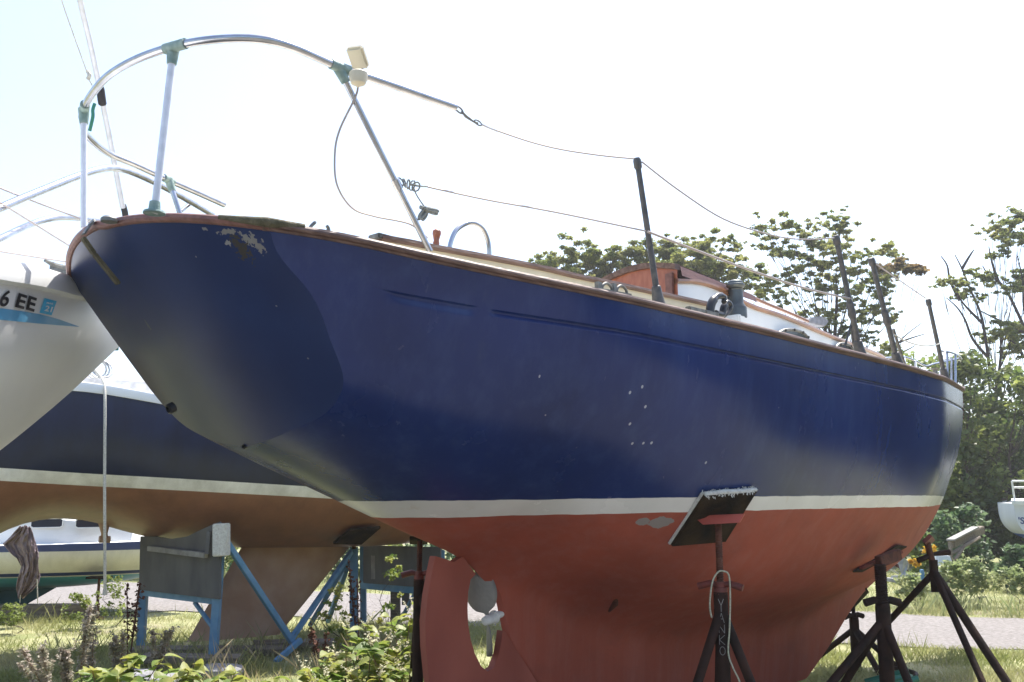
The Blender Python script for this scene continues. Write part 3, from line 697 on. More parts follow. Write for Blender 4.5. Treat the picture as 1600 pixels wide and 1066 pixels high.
# ------------------------------------------------------------------ jack stands under the blue sailboat
BM = Matrix.Translation((CT[0], CT[1], 0)) @ Matrix.Rotation(HEAD, 4, 'Z')
def bw(p): return BM @ Vector(p)
def hitw(u, v, off=0):
    h = hull_hit(u, v, off); return bw(B(*h))
def off(p, o): return Vector(p)-Vector(o)
def jack_stand(label, apex, ztop_tube, legs, rt=.034, rl=.024, handle=(1,.2), pad=None, bracket=True, screw=.019, carpet=False, hr=.017, dark=False, group='jack stands under the blue sailboat'):
    base = Vector((apex.x, apex.y, 0)); t = empty('jack_stand', base); tag(t, label, 'jack stand', group)
    A = apex-base; zt = ztop_tube
    MB().tube([(0,0,.02),(0,0,zt)], rt, 16).build('post', M['jack'], t)
    for (dx, dy) in legs:
        mb = MB(); f = Vector((dx, dy, .02)); mb.tube([Vector((0,0,zt-.08)), f], rl, 12); mb.lathe(f, [(.05,-.02),(.05,-.01),(.03,.0)], 12); mb.build('leg', M['jack'], t)
    pts = []; rr = []
    n = max(6, int((A.z-zt+.1)/.006))
    for k in range(n+1): pts.append(Vector((0,0,zt-.1)).lerp(A, k/n)); rr.append(screw*(1.0 if k % 2 else .84))
    MB().tube(pts, rr, 12).build('screw', M['jack' if dark else 'rust'], t)
    hx = Vector((handle[0], handle[1], 0)).normalized()
    for sg in (1, -1):
        c = Vector((0,0,zt+.035)); mb = MB(); mb.tube([c+hx*sg*.02, c+hx*sg*.05+Vector((0,0,.006)), c+hx*sg*.115+Vector((0,0,-.012))], [hr*.8,hr,hr*1.05], 12); mb.build('handle', M['jack' if dark else 'redhandle'], t)
    MB().lathe((0,0,zt-.01), [(rt*1.0,0),(rt*.95,.03),(.028,.035),(.028,.06)], 14).build('collar', M['jack' if dark else 'redhandle'], t)
    return t, base
def slab(name, quad, th, m, parent, base, nrm=None, n=1):
    q = [Vector(p)-base for p in quad]; nr = (q[1]-q[0]).cross(q[3]-q[0]).normalized()
    if nr.y > 0: nr = -nr
    if nrm is not None: nr = nrm
    mb = MB(); mb.add(q+[p+nr*th for p in q], [(0,1,2,3),(7,6,5,4),(0,4,5,1),(1,5,6,2),(2,6,7,3),(3,7,4,0)])
    return mb.build(name, m, parent, bevel=.003), nr
q = [hitw(1099,771,.022), hitw(1180,764,.022), hitw(1131,843,.022), hitw(1047,850,.022)]
cen = sum(q, Vector())/4; ap = hitw(1122,815,.07)
zA = W(1120,925,ap.y).z
t, base = jack_stand('jack stand with plywood pad, white carpet edge and YANKO written down its post', ap, zA, [(-.42,-.30),(.34,-.12),(.05,.5)], rt=.036, handle=(1,-.55))
pd, nr = slab('pad', q, .02, M['ply'], t, base)
# frayed carpet along the pad's top edge
mb = MB(); a, b_ = q[0]-base, q[1]-base
for k in range(150):
    f = random.random(); p = a.lerp(b_, f)+nr*random.uniform(-.012,.026)+Vector((0,0,random.uniform(-.004,.012)))
    d = Vector((random.uniform(-.4,.4), random.uniform(-.4,.4), random.choice((-1,.6))*random.uniform(.3,1)))+nr*.5; mb.tube([p, p+d.normalized()*random.uniform(.006,.015)], [.0036,.0015], 5)
mb.tube([a+nr*.006, a.lerp(b_,.35)+nr*.01+Vector((0,0,.006)), a.lerp(b_,.7)+nr*.01+Vector((0,0,.002)), b_+nr*.006], [.011,.013,.012,.011], 8)
tag(mb.build('carpet_edge', M['carpet'], t), kind='stuff')
mb = MB(); mb.beam(a+nr*-.002, q[3]-base+nr*-.002, .02, .012); mb.build('carpet_backing', M['carpet'], t)
P0 = hitw(1075,825,.055)-base; brz = W(1122,812,ap.y).z
c0 = W(1082,806,ap.y-.0)-base; c1 = W(1163,803,ap.y-.04)-base; c2 = W(1155,817,ap.y-.04)-base; c3 = W(1098,820,ap.y-.06)-base
mb = MB(); bk_ = Vector((.02,.06,0)); mb.add([c0,c1,c2,c3]+[p+bk_ for p in (c0,c1,c2,c3)], [(0,1,2,3),(7,6,5,4),(0,4,5,1),(1,5,6,2),(2,6,7,3),(3,7,4,0)]); mb.build('bracket', M['redsteel'], t, bevel=.002)
# pale line looped over the handle
def T(u, v, dy=0): return W(u, v, ap.y+dy)-base
MB().tube(spline([T(1112,965,-.05),T(1109,945,-.05),T(1113,910,-.05),T(1122,894,-.05),T(1132,893,-.05),T(1139,900,-.05),T(1141,930,-.05),T(1140,980,-.05),T(1138,1020,-.05),T(1146,1045,-.06),T(1157,1070,-.06),T(1168,1130,-.06)], 6), .0042, 8).build('looped_line', M['oldrope'], t)
# painted name running down the post
def vtext(ch, u, v, hpx):
    cu = bpy.data.curves.new('t', 'FONT'); cu.body = ch; cu.align_x = 'CENTER'; cu.align_y = 'CENTER'; cu.size = hpx*ap.y/1500*1.4; cu.extrude = .0006
    o = bpy.data.objects.new('t', cu); C.objects.link(o); bpy.context.view_layer.update()
    me = bpy.data.meshes.new_from_object(o); bpy.data.objects.remove(o); return me
strokes = {'Y': [((0,1),(.5,.5)),((1,1),(.5,.5)),((.5,.5),(.5,0))], 'A': [((0,0),(.5,1)),((1,0),(.5,1)),((.2,.4),(.8,.4))], 'N': [((0,0),(0,1)),((0,1),(1,0)),((1,0),(1,1))],
           'K': [((0,0),(0,1)),((0,.5),(1,1)),((0,.5),(1,0))], 'O': [((.5+.5*math.cos(a_), .5+.5*math.sin(a_)), (.5+.5*math.cos(a_+.524), .5+.5*math.sin(a_+.524))) for a_ in np.arange(0, 6.2, .524)]}
mb = MB()
for ch, v0, v1 in (('Y',935,955),('A',957,972),('N',975,988),('K',991,1006),('O',1009,1022)):
    for (a, b_) in strokes[ch]:
        pts = []
        for f in np.linspace(0, 1, 4):
            x = a[0]+(b_[0]-a[0])*f; y = a[1]+(b_[1]-a[1])*f; lx = (x-.5)*.026; z = W(1120, v1+(v0-v1)*y, ap.y).z-base.z
            view = Vector((-base.x, -base.y, 0)).normalized(); sd = Vector((-view.y, view.x, 0)); R_ = .0365
            pts.append(view*math.sqrt(R_*R_-lx*lx)+sd*lx+Vector((0,0,z)))
        mb.tube(pts, .0013, 5)
mb.build('painted_name', M['batten'], t)
# port side aft stand
B_ap = W(656,842,6.4); t, base = jack_stand('dark jack stand with red handle between the rudder and the brown boat', B_ap, W(656,905,6.4).z, [(-.1,.5),(.5,.1),(.4,-.45)], rt=.036, handle=(1,-.12), hr=.019)
slab('pad', [W(640,838,6.3), W(668,838,6.3), W(668,846,6.6), W(640,846,6.6)], .02, M['ply'], t, base, nrm=Vector((0,0,-1)))
# starboard forward stand
q = [hitw(1402,851,.02), hitw(1416,853,.02), hitw(1345,893,.02), hitw(1331,893,.02)]
apC = hitw(1374,872,.06); YC = 6.3; apC = W(1375,882,YC)
t, base = jack_stand('thick jack stand against the red bottom near the bow, right of the lettered stand', apC, W(1381,948,YC).z, [(-.85,-.35),(-.36,.35),(.12,-.42)], rt=.046, rl=.026, handle=(1,.05), hr=.024, screw=.040, dark=True)
slab('pad', q, .012, M['ply'], t, base); 
mb = MB(); mb.beam(W(1345,888,YC+.1)-base, W(1408,862,YC+.25)-base, .035, .02); mb.build('bracket', M['redhandle'], t, bevel=.003)
mb = MB(); mb.beam(W(1372,878,YC+.02)-base, W(1404,866,YC+.12)-base, .05, .07); mb.build('bracket_plate', M['rust'], t, bevel=.004)
# small stand on the far side
YD = 8.9; apD = W(1332,928,YD)
t, base = jack_stand('slim jack stand farther back on the port side, seen behind the thick one', apD, W(1333,968,YD).z, [(.42,.1),(-.3,.4),(.05,-.5)], rt=.042, rl=.026, handle=(.9,.5), hr=.022, dark=True)
slab('pad', [W(1318,948,YD-.1), W(1350,915,YD-.1), W(1354,922,YD+.05), W(1324,954,YD+.05)], .03, M['ply'], t, base)
# bow stand
YE = 8.0; apE = W(1447,842,YE); base = Vector((W(1462,900,YE).x, YE, 0)); t = empty('jack_stand', base)
tag(t, 'open tripod jack stand under the bow of the blue sailboat, rightmost of them', 'jack stand', 'jack stands under the blue sailboat')
hub_ = W(1459,886,YE)-base
MB().tube([W(1458,875,YE)-base, W(1462,925,YE)-base], .034, 12).build('post', M['jack'], t)
for (dx, dy, fu) in ((-.58,.75,0),(.04,-.75,0),(.32,-.6,1)):
    mb = MB(); mb.tube([hub_+Vector((0,0,-.04)), Vector((dx, dy, .01))], .032 if fu else .026, 12); mb.build('leg', M['jack'], t)
MB().tube([apE-base, W(1458,882,YE)-base], .026, 12).build('screw', M['rust'], t)
for (a, b_) in (((1459,866),(1434,876)),((1458,866),(1484,863))): MB().tube([W(*a,YE)-base, (W(*a,YE).lerp(W(*b_,YE),.4))-base, W(*b_,YE)-base], [.016,.021,.024], 10).build('handle', M['jack'], t)
slab('pad', [W(1440,845,YE-.1), W(1452,834,YE-.1), W(1457,840,YE+.1), W(1446,850,YE+.1)], .03, M['redhandle'], t, base)
# keel blocks
for k, (s, l, w_, n) in enumerate(((3.3,.9,.25,'near'),(5.2,.9,.25,'far'))):
    p = bw((s, 0, .065)); o = MB().box((0,0,0), (.25,.9,.125)).build('keel_block', M['woodgrey'], None, bevel=.006); o.location = p; o.rotation_euler = (0,0,HEAD)
    tag(o, 'squared grey timber under the keel of the blue sailboat, '+('near the rudder' if k == 0 else 'towards the bow'), 'timber', 'keel blocks under the blue sailboat')

# ------------------------------------------------------------------ generic neighbouring hulls
class Hull:
    def __init__(s, org, head, fB, fZ, fC, p, q, s0, s1):
        s.o = Vector(org); s.h = head; s.d = np.array([math.cos(head), math.sin(head)]); s.st = np.array([s.d[1], -s.d[0]])
        s.fB, s.fZ, s.fC, s.p, s.q, s.s0, s.s1 = fB, fZ, fC, p, q, s0, s1
    def y(s, x, z):
        zc, zs = s.fC(x), s.fZ(x)
        if z <= zc: return 0
        t = min(1, max(0, (zs-z)/max(zs-zc, 1e-3))); return s.fB(x)*max(0, 1-t**s.p)**(1/s.q)
    def loc(s, x, y, z): return Vector((x, -y, z+CAM_H))
    def world(s, p): return Matrix.Translation((s.o.x, s.o.y, 0)) @ Matrix.Rotation(s.h, 4, 'Z') @ Vector(p)
    def hit(s, u, v, off=0, tmin=2.5, tmax=20):
        r = ray(u, v); 
        for t in np.arange(tmin, tmax, .01):
            p = r*t; qx = p[0]-s.o.x, p[1]-s.o.y; x = qx[0]*s.d[0]+qx[1]*s.d[1]; y = qx[0]*s.st[0]+qx[1]*s.st[1]; z = float(p[2])
            if s.s0 < x < s.s1 and s.fC(x) < z < s.fZ(x) and abs(y) < s.y(x, z)+off: return s.loc(float(x), float(y), z)
        return None
    def at_y(s, u, v, y):
        r = ray(u, v); o = np.array([s.o.x, s.o.y]); t = (y+o@s.st)/(r[:2]@s.st); p = r*t; return s.loc(float((p[:2]-o)@s.d), y, float(p[2]))
    def mesh(s, root, m, ns=70, nr=36, name='hull'):
        mb = MB()
        for side in (1, -1):
            rows = []
            for x in np.linspace(s.s0, s.s1, ns):
                zc, zs = s.fC(x), s.fZ(x); row = []
                for k in range(nr+1):
                    t = math.sin(math.pi/2*k/nr); z = zs-(zs-zc)*t; row.append(s.loc(x, side*s.y(x, z+(1e-6)), z) if k < nr else s.loc(x, 0, zc))
                rows.append(row)
            mb.grid(rows)
            mb.add([rows[0][k] for k in range(nr+1)]+[s.loc(s.s0, 0, s.fZ(s.s0)-(s.fZ(s.s0)-s.fC(s.s0))*math.sin(math.pi/2*k/nr)) for k in range(nr+1)], [(k, k+1, nr+2+k, nr+1+k) for k in range(nr)])
        o = mb.build(name, m, root, smooth=50)
        dk_ = MB(); dk_.grid([[s.loc(x, qq*s.fB(x), s.fZ(x)-.01+.05*(1-qq*qq)) for qq in np.linspace(1, -1, 9)] for x in np.linspace(s.s0, s.s1, 40)]); dk_.build('deck', M['white'], root)
        return o
def banded(name, bands, slope=0, rough=.4, cx=None, wob=.02, streak=.25):
    """bands: [(z upper limit, colour)] from the keel up, in metres above the camera's level"""
    m = bpy.data.materials.new(name); m.use_nodes = True; n = m.node_tree; L = n.links; b = n.nodes['Principled BSDF']; b.inputs['Roughness'].default_value = rough
    tc = n.nodes.new('ShaderNodeTexCoord'); sp = n.nodes.new('ShaderNodeSeparateXYZ'); L.new(tc.outputs['Object'], sp.inputs[0])
    z = n.nodes.new('ShaderNodeMath'); z.operation = 'MULTIPLY_ADD'; L.new(sp.outputs[0], z.inputs[0]); z.inputs[1].default_value = -slope; L.new(sp.outputs[2], z.inputs[2])
    col = None
    for k, (lim, c) in enumerate(bands):
        mp = n.nodes.new('ShaderNodeMapping'); mp.inputs['Scale'].default_value = (1,1,.25); L.new(tc.outputs['Object'], mp.inputs[0])
        no = n.nodes.new('ShaderNodeTexNoise'); no.inputs['Scale'].default_value = 3.5+k; no.inputs['Detail'].default_value = 8; no.inputs['Roughness'].default_value = .65; L.new(mp.outputs[0], no.inputs[0])
        r = n.nodes.new('ShaderNodeValToRGB'); L.new(no.outputs[0], r.inputs[0]); r.color_ramp.elements[0].position = .32; r.color_ramp.elements[1].position = .72
        r.color_ramp.elements[0].color = tuple(x*(1-streak) for x in c)+(1,); r.color_ramp.elements[1].color = tuple(min(1,x*(1+streak)) for x in c)+(1,)
        if col is None: col = r.outputs[0]
        else:
            g = n.nodes.new('ShaderNodeMath'); g.operation = 'GREATER_THAN'; L.new(z.outputs[0], g.inputs[0]); g.inputs[1].default_value = bands[k-1][0]+CAM_H
            x = n.nodes.new('ShaderNodeMix'); x.data_type = 'RGBA'; L.new(g.outputs[0], x.inputs[0]); L.new(col, x.inputs[6]); L.new(r.outputs[0], x.inputs[7]); col = x.outputs[2]
    L.new(col, b.inputs['Base Color']); return m

# ---- brown bottomed navy boat behind
hd2 = math.atan2(.569,.822)
H2 = Hull((-3.56,10.0,0), hd2, pchip([-4.2,-3,-1.5,0,1.5,3,4.5,5.5,6.3],[.75,1.05,1.28,1.36,1.36,1.25,.85,.45,.03]), pchip([-4.2,-2,-1.2,0,2,4,6.3],[1.15,1.03,1.02,.90,.86,.95,1.2]),
          pchip([-2.75,-2.0,-1.6,-1.3,-1.05,-.8,-.4,.0,.9,2.2,3.5,5,5.8,6.31],[-.9,-.55,-.34,-.20,-.155,-.17,-.28,-.38,-.48,-.50,-.42,-.1,.3,1.19]), 2.6, 1.7, -2.75, 6.3)
b2 = empty('sailboat', (H2.o.x, H2.o.y, 0), hd2); tag(b2, 'navy sailboat with white stripe and brown bottom on blue steel stands behind the stern', 'sailboat')
H2.mesh(b2, banded('navy_brown', [(.10,(.27,.128,.072)),(.205,(.84,.83,.80)),(9,(.010,.018,.058))], slope=-.048))
mb = MB(); Z0, Z1 = -.42, -1.40
for side in (1, -1):
    rows = []
    for k in range(15):
        f = k/14; z = Z0+(Z1-Z0)*f; x0 = .85+(.30-.85)*f; x1 = 2.15+(1.28-2.15)*f
        rows.append([H2.loc(x0+(x1-x0)*c, side*(.085*math.sqrt(max(0, math.sin(math.pi*c**.8)))+.004), z) for c in np.linspace(0, 1, 24)])
    mb.grid(rows)
mb.grid([[H2.loc(.30+(.98)*c, y, -1.40) for c in np.linspace(0,1,12)] for y in (.05,-.05)])
mb.build('fin_keel', mat('brown_keel', (.44,.26,.165), .6, 0, 0, 3, col2=(.55,.37,.26), bump=.15, bscale=14, detail=8), b2)
mb = MB(); p = H2.at_y(163,818,0); mb.tube([p, H2.at_y(163,834,0), H2.at_y(163,846,0)], [.055,.03,.045], 10); mb.tube([H2.at_y(155,843,0), H2.at_y(172,843,0)], .035, 10); mb.build('propeller_strut', bpy.data.materials['brown_keel'], b2)
e = [H2.loc(x, H2.fB(x), H2.fZ(x)) for x in np.linspace(-2.75, 6.25, 60)]
MB().sweep(e, lambda i: [e[i]+Vector((0,o,h)) for o, h in [(.02,-.07),(-.02,-.07),(-.03,-.02),(-.02,.01),(.03,.02)]]).build('toe_rail', M['white'], b2)
mb = MB(); mb.box(H2.loc(-1.2,.2,1.04), (2.6,1.5,.22), taper=.85); mb.build('cabin_trunk', M['scrap'], b2, bevel=.03)
mb = MB()
pz = H2.at_y(163,598,1.25)
mb.tube(spline([H2.at_y(130,582,1.1),H2.at_y(145,578,1.1),H2.at_y(158,590,1.2),H2.at_y(163,602,1.33),H2.at_y(164,640,1.42),H2.at_y(163.5,760,1.42),H2.at_y(164,924,1.42)], 8), .0125, 8); mb.lathe(H2.at_y(164,926,1.42), [(.02,-.02),(.018,.03)], 8)
hr_ = mb.build('hanging_rope', M['rope'], None); hr_.parent = None
hr_.matrix_world = Matrix.Translation((H2.o.x, H2.o.y, 0)) @ Matrix.Rotation(hd2, 4, 'Z'); tag(hr_, 'pale rope hanging straight down the side of the navy and brown boat', 'rope')
mb = MB(); 
for k in range(3):
    c = H2.at_y(150+k*5,577,1.0+.04*k); mb.tube([c+Vector((math.cos(a_)*.09,math.sin(a_)*.03*k,math.sin(a_)*.085)) for a_ in np.linspace(0,2*math.pi,14)], .009, 6)
mb.build('coiled_wire', M['scrap'], b2)
# pad of the middle stand
# ---- white boat on the left
hd3 = math.atan2(.94,.34); Lb = 8.0
H3 = Hull((-2.22,5.78,0), hd3, pchip([-8,-6.5,-4.5,-3,-2,-1.3,-.8,-.4,0,.02],[1.05,1.3,1.42,1.3,1.0,.72,.48,.26,.02,.01]), pchip([-8,-5,-3,-2.1,-1.7,-1.36,-1.1,-.6,0],[.72,.74,.77,.82,.878,.919,.957,1.03,1.10]),
          pchip([-8,-6,-4,-2.2,-1.45,-.93,-.2,0,.05],[.2,-.35,-.5,-.4,.0,.37,.96,1.09,1.14]), 1.9, 1.5, -8, .0)
b3 = empty('sailboat', (H3.o.x, H3.o.y, 0), hd3); tag(b3, 'white sailboat with black registration letters and light blue bow stripe at the left edge', 'sailboat')
H3.mesh(b3, M['greyboat'])
e = [H3.loc(x, H3.fB(x), H3.fZ(x)) for x in np.linspace(-8, -.02, 80)]
MB().sweep(e, lambda i: [e[i]+Vector((0,o,h)) for o, h in [(.03,-.01),(-.012,-.012),(-.03,.0),(-.03,.05),(-.012,.085),(.06,.10),(.06,.02)]]).build('toe_rail', M['white'], b3, smooth=30)
def decal(Hh, root, name, pts_px, m, offv=.004):
    V = []
    for (u, v) in pts_px:
        p = Hh.hit(u, v); V.append(p if p is not None else V[-1])
    return V
# stripe strip on the hull side
up_ = [(-60,472),(0,482),(30,486),(60,491),(90,499),(122,510.4)]; lo_ = [(-60,492),(0,500),(30,503),(60,506),(90,508.5),(122,511)]
def interp_px(L_, n):
    out = []
    for i in range(len(L_)-1):
        for k in range(n): f = k/n; out.append((L_[i][0]*(1-f)+L_[i+1][0]*f, L_[i][1]*(1-f)+L_[i+1][1]*f))
    return out+[L_[-1]]
U_, L__ = interp_px(up_, 4), interp_px(lo_, 4); rows = [[], [], []]
for (a, b_) in zip(U_, L__):
    pa, pb = H3.hit(*a), H3.hit(*b_); pm = H3.hit((a[0]+b_[0])/2, (a[1]+b_[1])/2)
    if pa is None or pb is None or pm is None: continue
    for r_, p in zip(rows, (pa, pm, pb)): r_.append(p+Vector((0,-.005,0)))
MB().grid(rows).build('bow_stripe', M['blueband'], b3)
def text_on(root, Hh, body, u0, v0, u1, v1, uh, vh, m, name, bold=.0, font_scale=1.0):
    """letters laid from point 0 to point 1 along the base line, height towards (uh,vh)"""
    P0, P1, P2 = Hh.hit(u0, v0), Hh.hit(u1, v1), Hh.hit(uh, vh)
    cu = bpy.data.curves.new('t', 'FONT'); cu.body = body; cu.size = 1; cu.offset = bold
    o = bpy.data.objects.new('t', cu); C.objects.link(o); bpy.context.view_layer.update(); me = bpy.data.meshes.new_from_object(o); bpy.data.objects.remove(o)
    X = [v.co.x for v in me.vertices]; Yy = [v.co.y for v in me.vertices]; x0, x1, y0, y1 = min(X), max(X), min(Yy), max(Yy)
    for v in me.vertices:
        a = (v.co.x-x0)/(x1-x0); b_ = (v.co.y-y0)/(y1-y0); v.co = P0+(P1-P0)*a+(P2-P0)*b_+Vector((0,-.011,0))
    me.materials.append(m); ob = bpy.data.objects.new(name, me); C.objects.link(ob); ob.parent = root; return ob
text_on(b3, H3, '6', -6, 479, 8, 480, 2, 453, M['black'], 'registration_letters', .02)
text_on(b3, H3, 'E', 20, 480, 34, 484, 26, 458, M['black'], 'registration_letters', .03)
text_on(b3, H3, 'E', 37, 484, 50, 488, 42, 462, M['black'], 'registration_letters', .03)
qs = []
for g in np.linspace(0, 1, 6): qs.append([H3.hit(60+(79-60)*f+(68-60)*g, 489+4*f-23*g-(g*f)*(-1))+Vector((0,-.006,0)) for f in np.linspace(0, 1, 6)])
stk = MB().grid(qs).build('sticker', M['stick'], b3)
text_on(stk, H3, '21', 66, 486, 77, 488.5, 69, 477.5, M['stickw'], 'sticker_number', .03)
text_on(stk, H3, 'MAR', 69.5, 474.8, 80, 476.8, 70.3, 472, M['stickw'], 'sticker_month', .02)
def poly3(name, lst, r, m, root=b3, H_=H3):
    mb = MB()
    for pts in lst:
        P = [H_.world((0,0,0)) for _ in ()]
        Pw = [W(u, v, Y) for (u, v, Y) in pts]
        inv = (Matrix.Translation((H_.o.x, H_.o.y, 0)) @ Matrix.Rotation(H_.h, 4, 'Z')).inverted()
        Pl = [inv @ p for p in Pw]; mb.tube(spline(Pl, 6) if len(Pl) > 2 else Pl, r, 10)
    return mb.build(name, m, root)
poly3('pulpit_rail', [[(-60,352,3.9),(0,325,4.2),(60,300,4.5),(120,276,4.8),(155,265,5.0),(180,263,5.2),(210,271,5.4),(255,292,5.7),(295,314,6.0),(332,336,6.3)]], .019, M['steel'])
poly3('pulpit_lower_rail', [[(-60,402,3.9),(0,373,4.2),(50,350,4.6),(85,341,4.8),(120,341,5.1),(170,347,5.5),(215,352,5.8)]], .0155, M['steel'])
poly3('pulpit_brace', [[(283,330,6.0),(300,316,6.1)]], .012, M['steel'])
poly3('lifeline', [[(-60,270,3.9),(48,313,4.5),(110,336,4.9),(160,356,5.2)]], .0045, M['wire']); poly3('lifeline', [[(-30,300,4.0),(10,323,4.2),(110,385,4.9),(150,408,5.2)]], .0045, M['wire']); poly3('lifeline', [[(-40,385,3.9),(0,393,4.2),(110,410,4.9)]], .0045, M['wire'])
poly3('forestay', [[(95,-160,4.4),(125,0,4.9),(141,68,5.1),(158,148,5.3)],[(158,148,5.3),(176,240,5.55),(192,325,5.75)]], .017, M['whitetube'])
poly3('furling_drum', [[(155,136,5.27),(157,141,5.28),(159,156,5.3),(160,162,5.32)]], .024, M['rubber'])
poly3('turnbuckle', [[(192,320,5.75),(195,331,5.77),(197,345,5.8)]], .019, M['rubber'])
poly3('halyard', [[(80,-60,4.7),(96,0,4.9),(137,116,5.25)],[(137,114,5.25),(138,122,5.25)],[(139,124,5.25),(144,134,5.28)]], .004, M['rope'])
poly3('halyard_knot', [[(137,112,5.25),(140,118,5.24),(137,124,5.25)]], .012, M['rope'])
poly3('shackle_strap', [[(148,162,5.28),(145,172,5.28),(145,183,5.28),(140,205,5.3)]], .010, M['green'])
mb = MB(); inv = (Matrix.Translation((H3.o.x, H3.o.y, 0)) @ Matrix.Rotation(H3.h, 4, 'Z')).inverted()
def w3(u, v, Y): return inv @ W(u, v, Y)
mb.tube([w3(70,407,4.75), w3(84,414,4.8), w3(96,418,4.85), w3(112,417,4.95)], [.008,.014,.014,.008], 8); mb.box(w3(88,420,4.83), (.06,.03,.05)); mb.box(w3(100,423,4.9), (.06,.03,.05)); mb.build('horn_cleat', M['stem'], b3)
mb = MB(); p = H3.at_y(174,538,0); mb.box(p+Vector((.03,0,0)), (.04,.02,.06)); mb.build('bow_eye', M['green'], b3)

# ---- cream boat far left
hd4 = math.radians(9)
H4 = Hull((-7.6,13.4,0), hd4, pchip([-4,-2,0,1.5,2.6,3.4],[.9,1.15,1.2,1.05,.6,.02]), pchip([-4,-2,0,2,3.4],[-.53,-.545,-.55,-.53,-.49]), pchip([-4,-2,0,1.6,2.6,3.4],[-1.08,-1.17,-1.2,-1.14,-1.0,-.52]), 2.4, 1.7, -4, 3.38)
b4 = empty('sailboat', (H4.o.x, H4.o.y, 0), hd4); tag(b4, 'small cream cabin boat with blue bands and teal bottom at the far left', 'sailboat')
H4.mesh(b4, banded('cream_teal', [(-1.10,(.06,.20,.23)),(-.965,(.07,.33,.40)),(-.95,(.65,.65,.6)),(-.905,(.03,.05,.16)),(-.625,(.74,.73,.67)),(9,(.05,.075,.20))], streak=.1))
mb = MB()
for side in (1,-1): mb.grid([[H4.loc(x, side*.12*(1-f), -1.05-.37*f) for x in np.linspace(-3.2, 1.5-.6*f, 14)] for f in (0,.3,.7,1)])
mb.build('keel', mat('teal_keel', (.05,.14,.15), .6, 0, 0, 4, col2=(.08,.20,.21)), b4)
SP4 = [H4.loc(x, .82 if x < 1.6 else .82-(x-1.6)*.35, -.54) for x in np.linspace(-3.0, 2.4, 30)]
mb = MB(); tp_ = [Vector((p.x, p.y+.05, CAM_H-.215-.16*max(0,(p.x-1.2)/1.2)**2)) for p in SP4]; mb.grid([SP4, tp_]); mb.grid([tp_, [Vector((p.x, 0, p.z+.07)) for p in tp_], [Vector((p.x, -p.y, p.z)) for p in tp_], [Vector((p.x, -p.y, CAM_H-.54)) for p in SP4]]); mb.add([SP4[-1], tp_[-1], Vector((tp_[-1].x,-tp_[-1].y,tp_[-1].z)), Vector((SP4[-1].x,-SP4[-1].y,SP4[-1].z))], [(0,1,2,3)]); mb.build('cabin', M['white'], b4, smooth=30)
for (u0, u1) in ((48,98),(118,170)):
    a, b_ = H4.at_y(u0,825,.795), H4.at_y(u1,824,.795); h_ = .115
    ring = [a+Vector((.03,0,0)), b_-Vector((.03,0,0)), b_+Vector((0,0,.02)), b_+Vector((0,0,h_-.02)), b_+Vector((-.03,0,h_)), a+Vector((.03,0,h_)), a+Vector((0,0,h_-.02)), a+Vector((0,0,.02))]
    mb = MB(); mb.add([p+Vector((0,-.012,0)) for p in ring]+[p+Vector((0,.03,0)) for p in ring], [tuple(range(8))]+[(i,(i+1)%8,8+(i+1)%8,8+i) for i in range(8)]); o = mb.build('window', M['window'], b4)
    mb = MB(); R2 = [p+Vector((0,-.012,0)) for p in ring]; mb.tube(R2+[R2[0]], .008, 6); mb.build('frame', M['white'], o)
mb = MB()
prof_ = [(822,32,46),(835,20,52),(850,4,57),(862,14,59),(872,27,60),(885,33,60),(900,29,62),(910,27,60),(920,26,52),(934,28,36)]
rows = []
prof_ = [tuple(prof_[i][k]+(prof_[i+1][k]-prof_[i][k])*f_ for k in range(3)) for i in range(len(prof_)-1) for f_ in (0,.25,.5,.75)]+[prof_[-1]]
for (v, ul, ur) in prof_:
    row = []
    for k in range(49):
        f = k/48; u = ul+(ur-ul)*f; fold = .02*math.sin(f*9+math.sin(v*.05)*1.5)+.014*math.sin(f*23+v*.13+math.sin(v*.21))+.012*math.sin(f*50+v*.5)*math.sin(v*.33)
        row.append(W(u, v+1.5*math.sin(f*9), 12.05+fold))
    rows.append(row)
base = Vector((W(40,900,12.05).x, 12.05, 0)); mb.grid([[p-base for p in r_] for r_ in rows]); tarp = mb.build('tarp', M['tarp'], None, smooth=70); tarp.location = base
md = tarp.modifiers.new('thick', 'SOLIDIFY'); md.thickness = .008
tag(tarp, 'crumpled brown plastic tarp draped down the side of the small cream boat', 'tarp')
mb = MB(); mb.tube([W(58,905,12)-base, W(59,944,12)-base], .006, 6); mb.tube([W(32,930,12)-base, W(31,942,12)-base], .005, 6); o = mb.build('tarp_cord', M['rope'], tarp)
for k, (x, y, l, zz, rz) in enumerate(((-6.6,12.75,2.2,.13,.1),(-6.9,13.1,2.0,.04,.05))):
    o = MB().box((0,0,0), (l,.22,.16 if k == 0 else .08)).build('timber', M['woodgrey'], None, bevel=.008); o.location = (x, y, zz if k else .12); o.rotation_euler = (0,0,rz)
    tag(o, ('thick grey timber under the keel of the cream boat' if k == 0 else 'flat dark board on the grass behind the thick timber'), 'timber')
base = Vector((W(152,950,12.9).x, 12.9, 0)); t = empty('screw_jack', base); tag(t, 'thin rusty screw jack under the teal bottom of the cream boat', 'jack stand')
MB().tube([(0,0,.0),(0,0,.2),(0,0,.21),(0,0,.52)], [.03,.03,.018,.018], 10).build('post', M['rust'], t); MB().lathe((0,0,.0), [(.10,0),(.09,.03),(.04,.05)], 12).build('foot', M['rust'], t); MB().box((0,0,.53), (.28,.2,.03)).build('pad', M['ply'], t, bevel=.004)

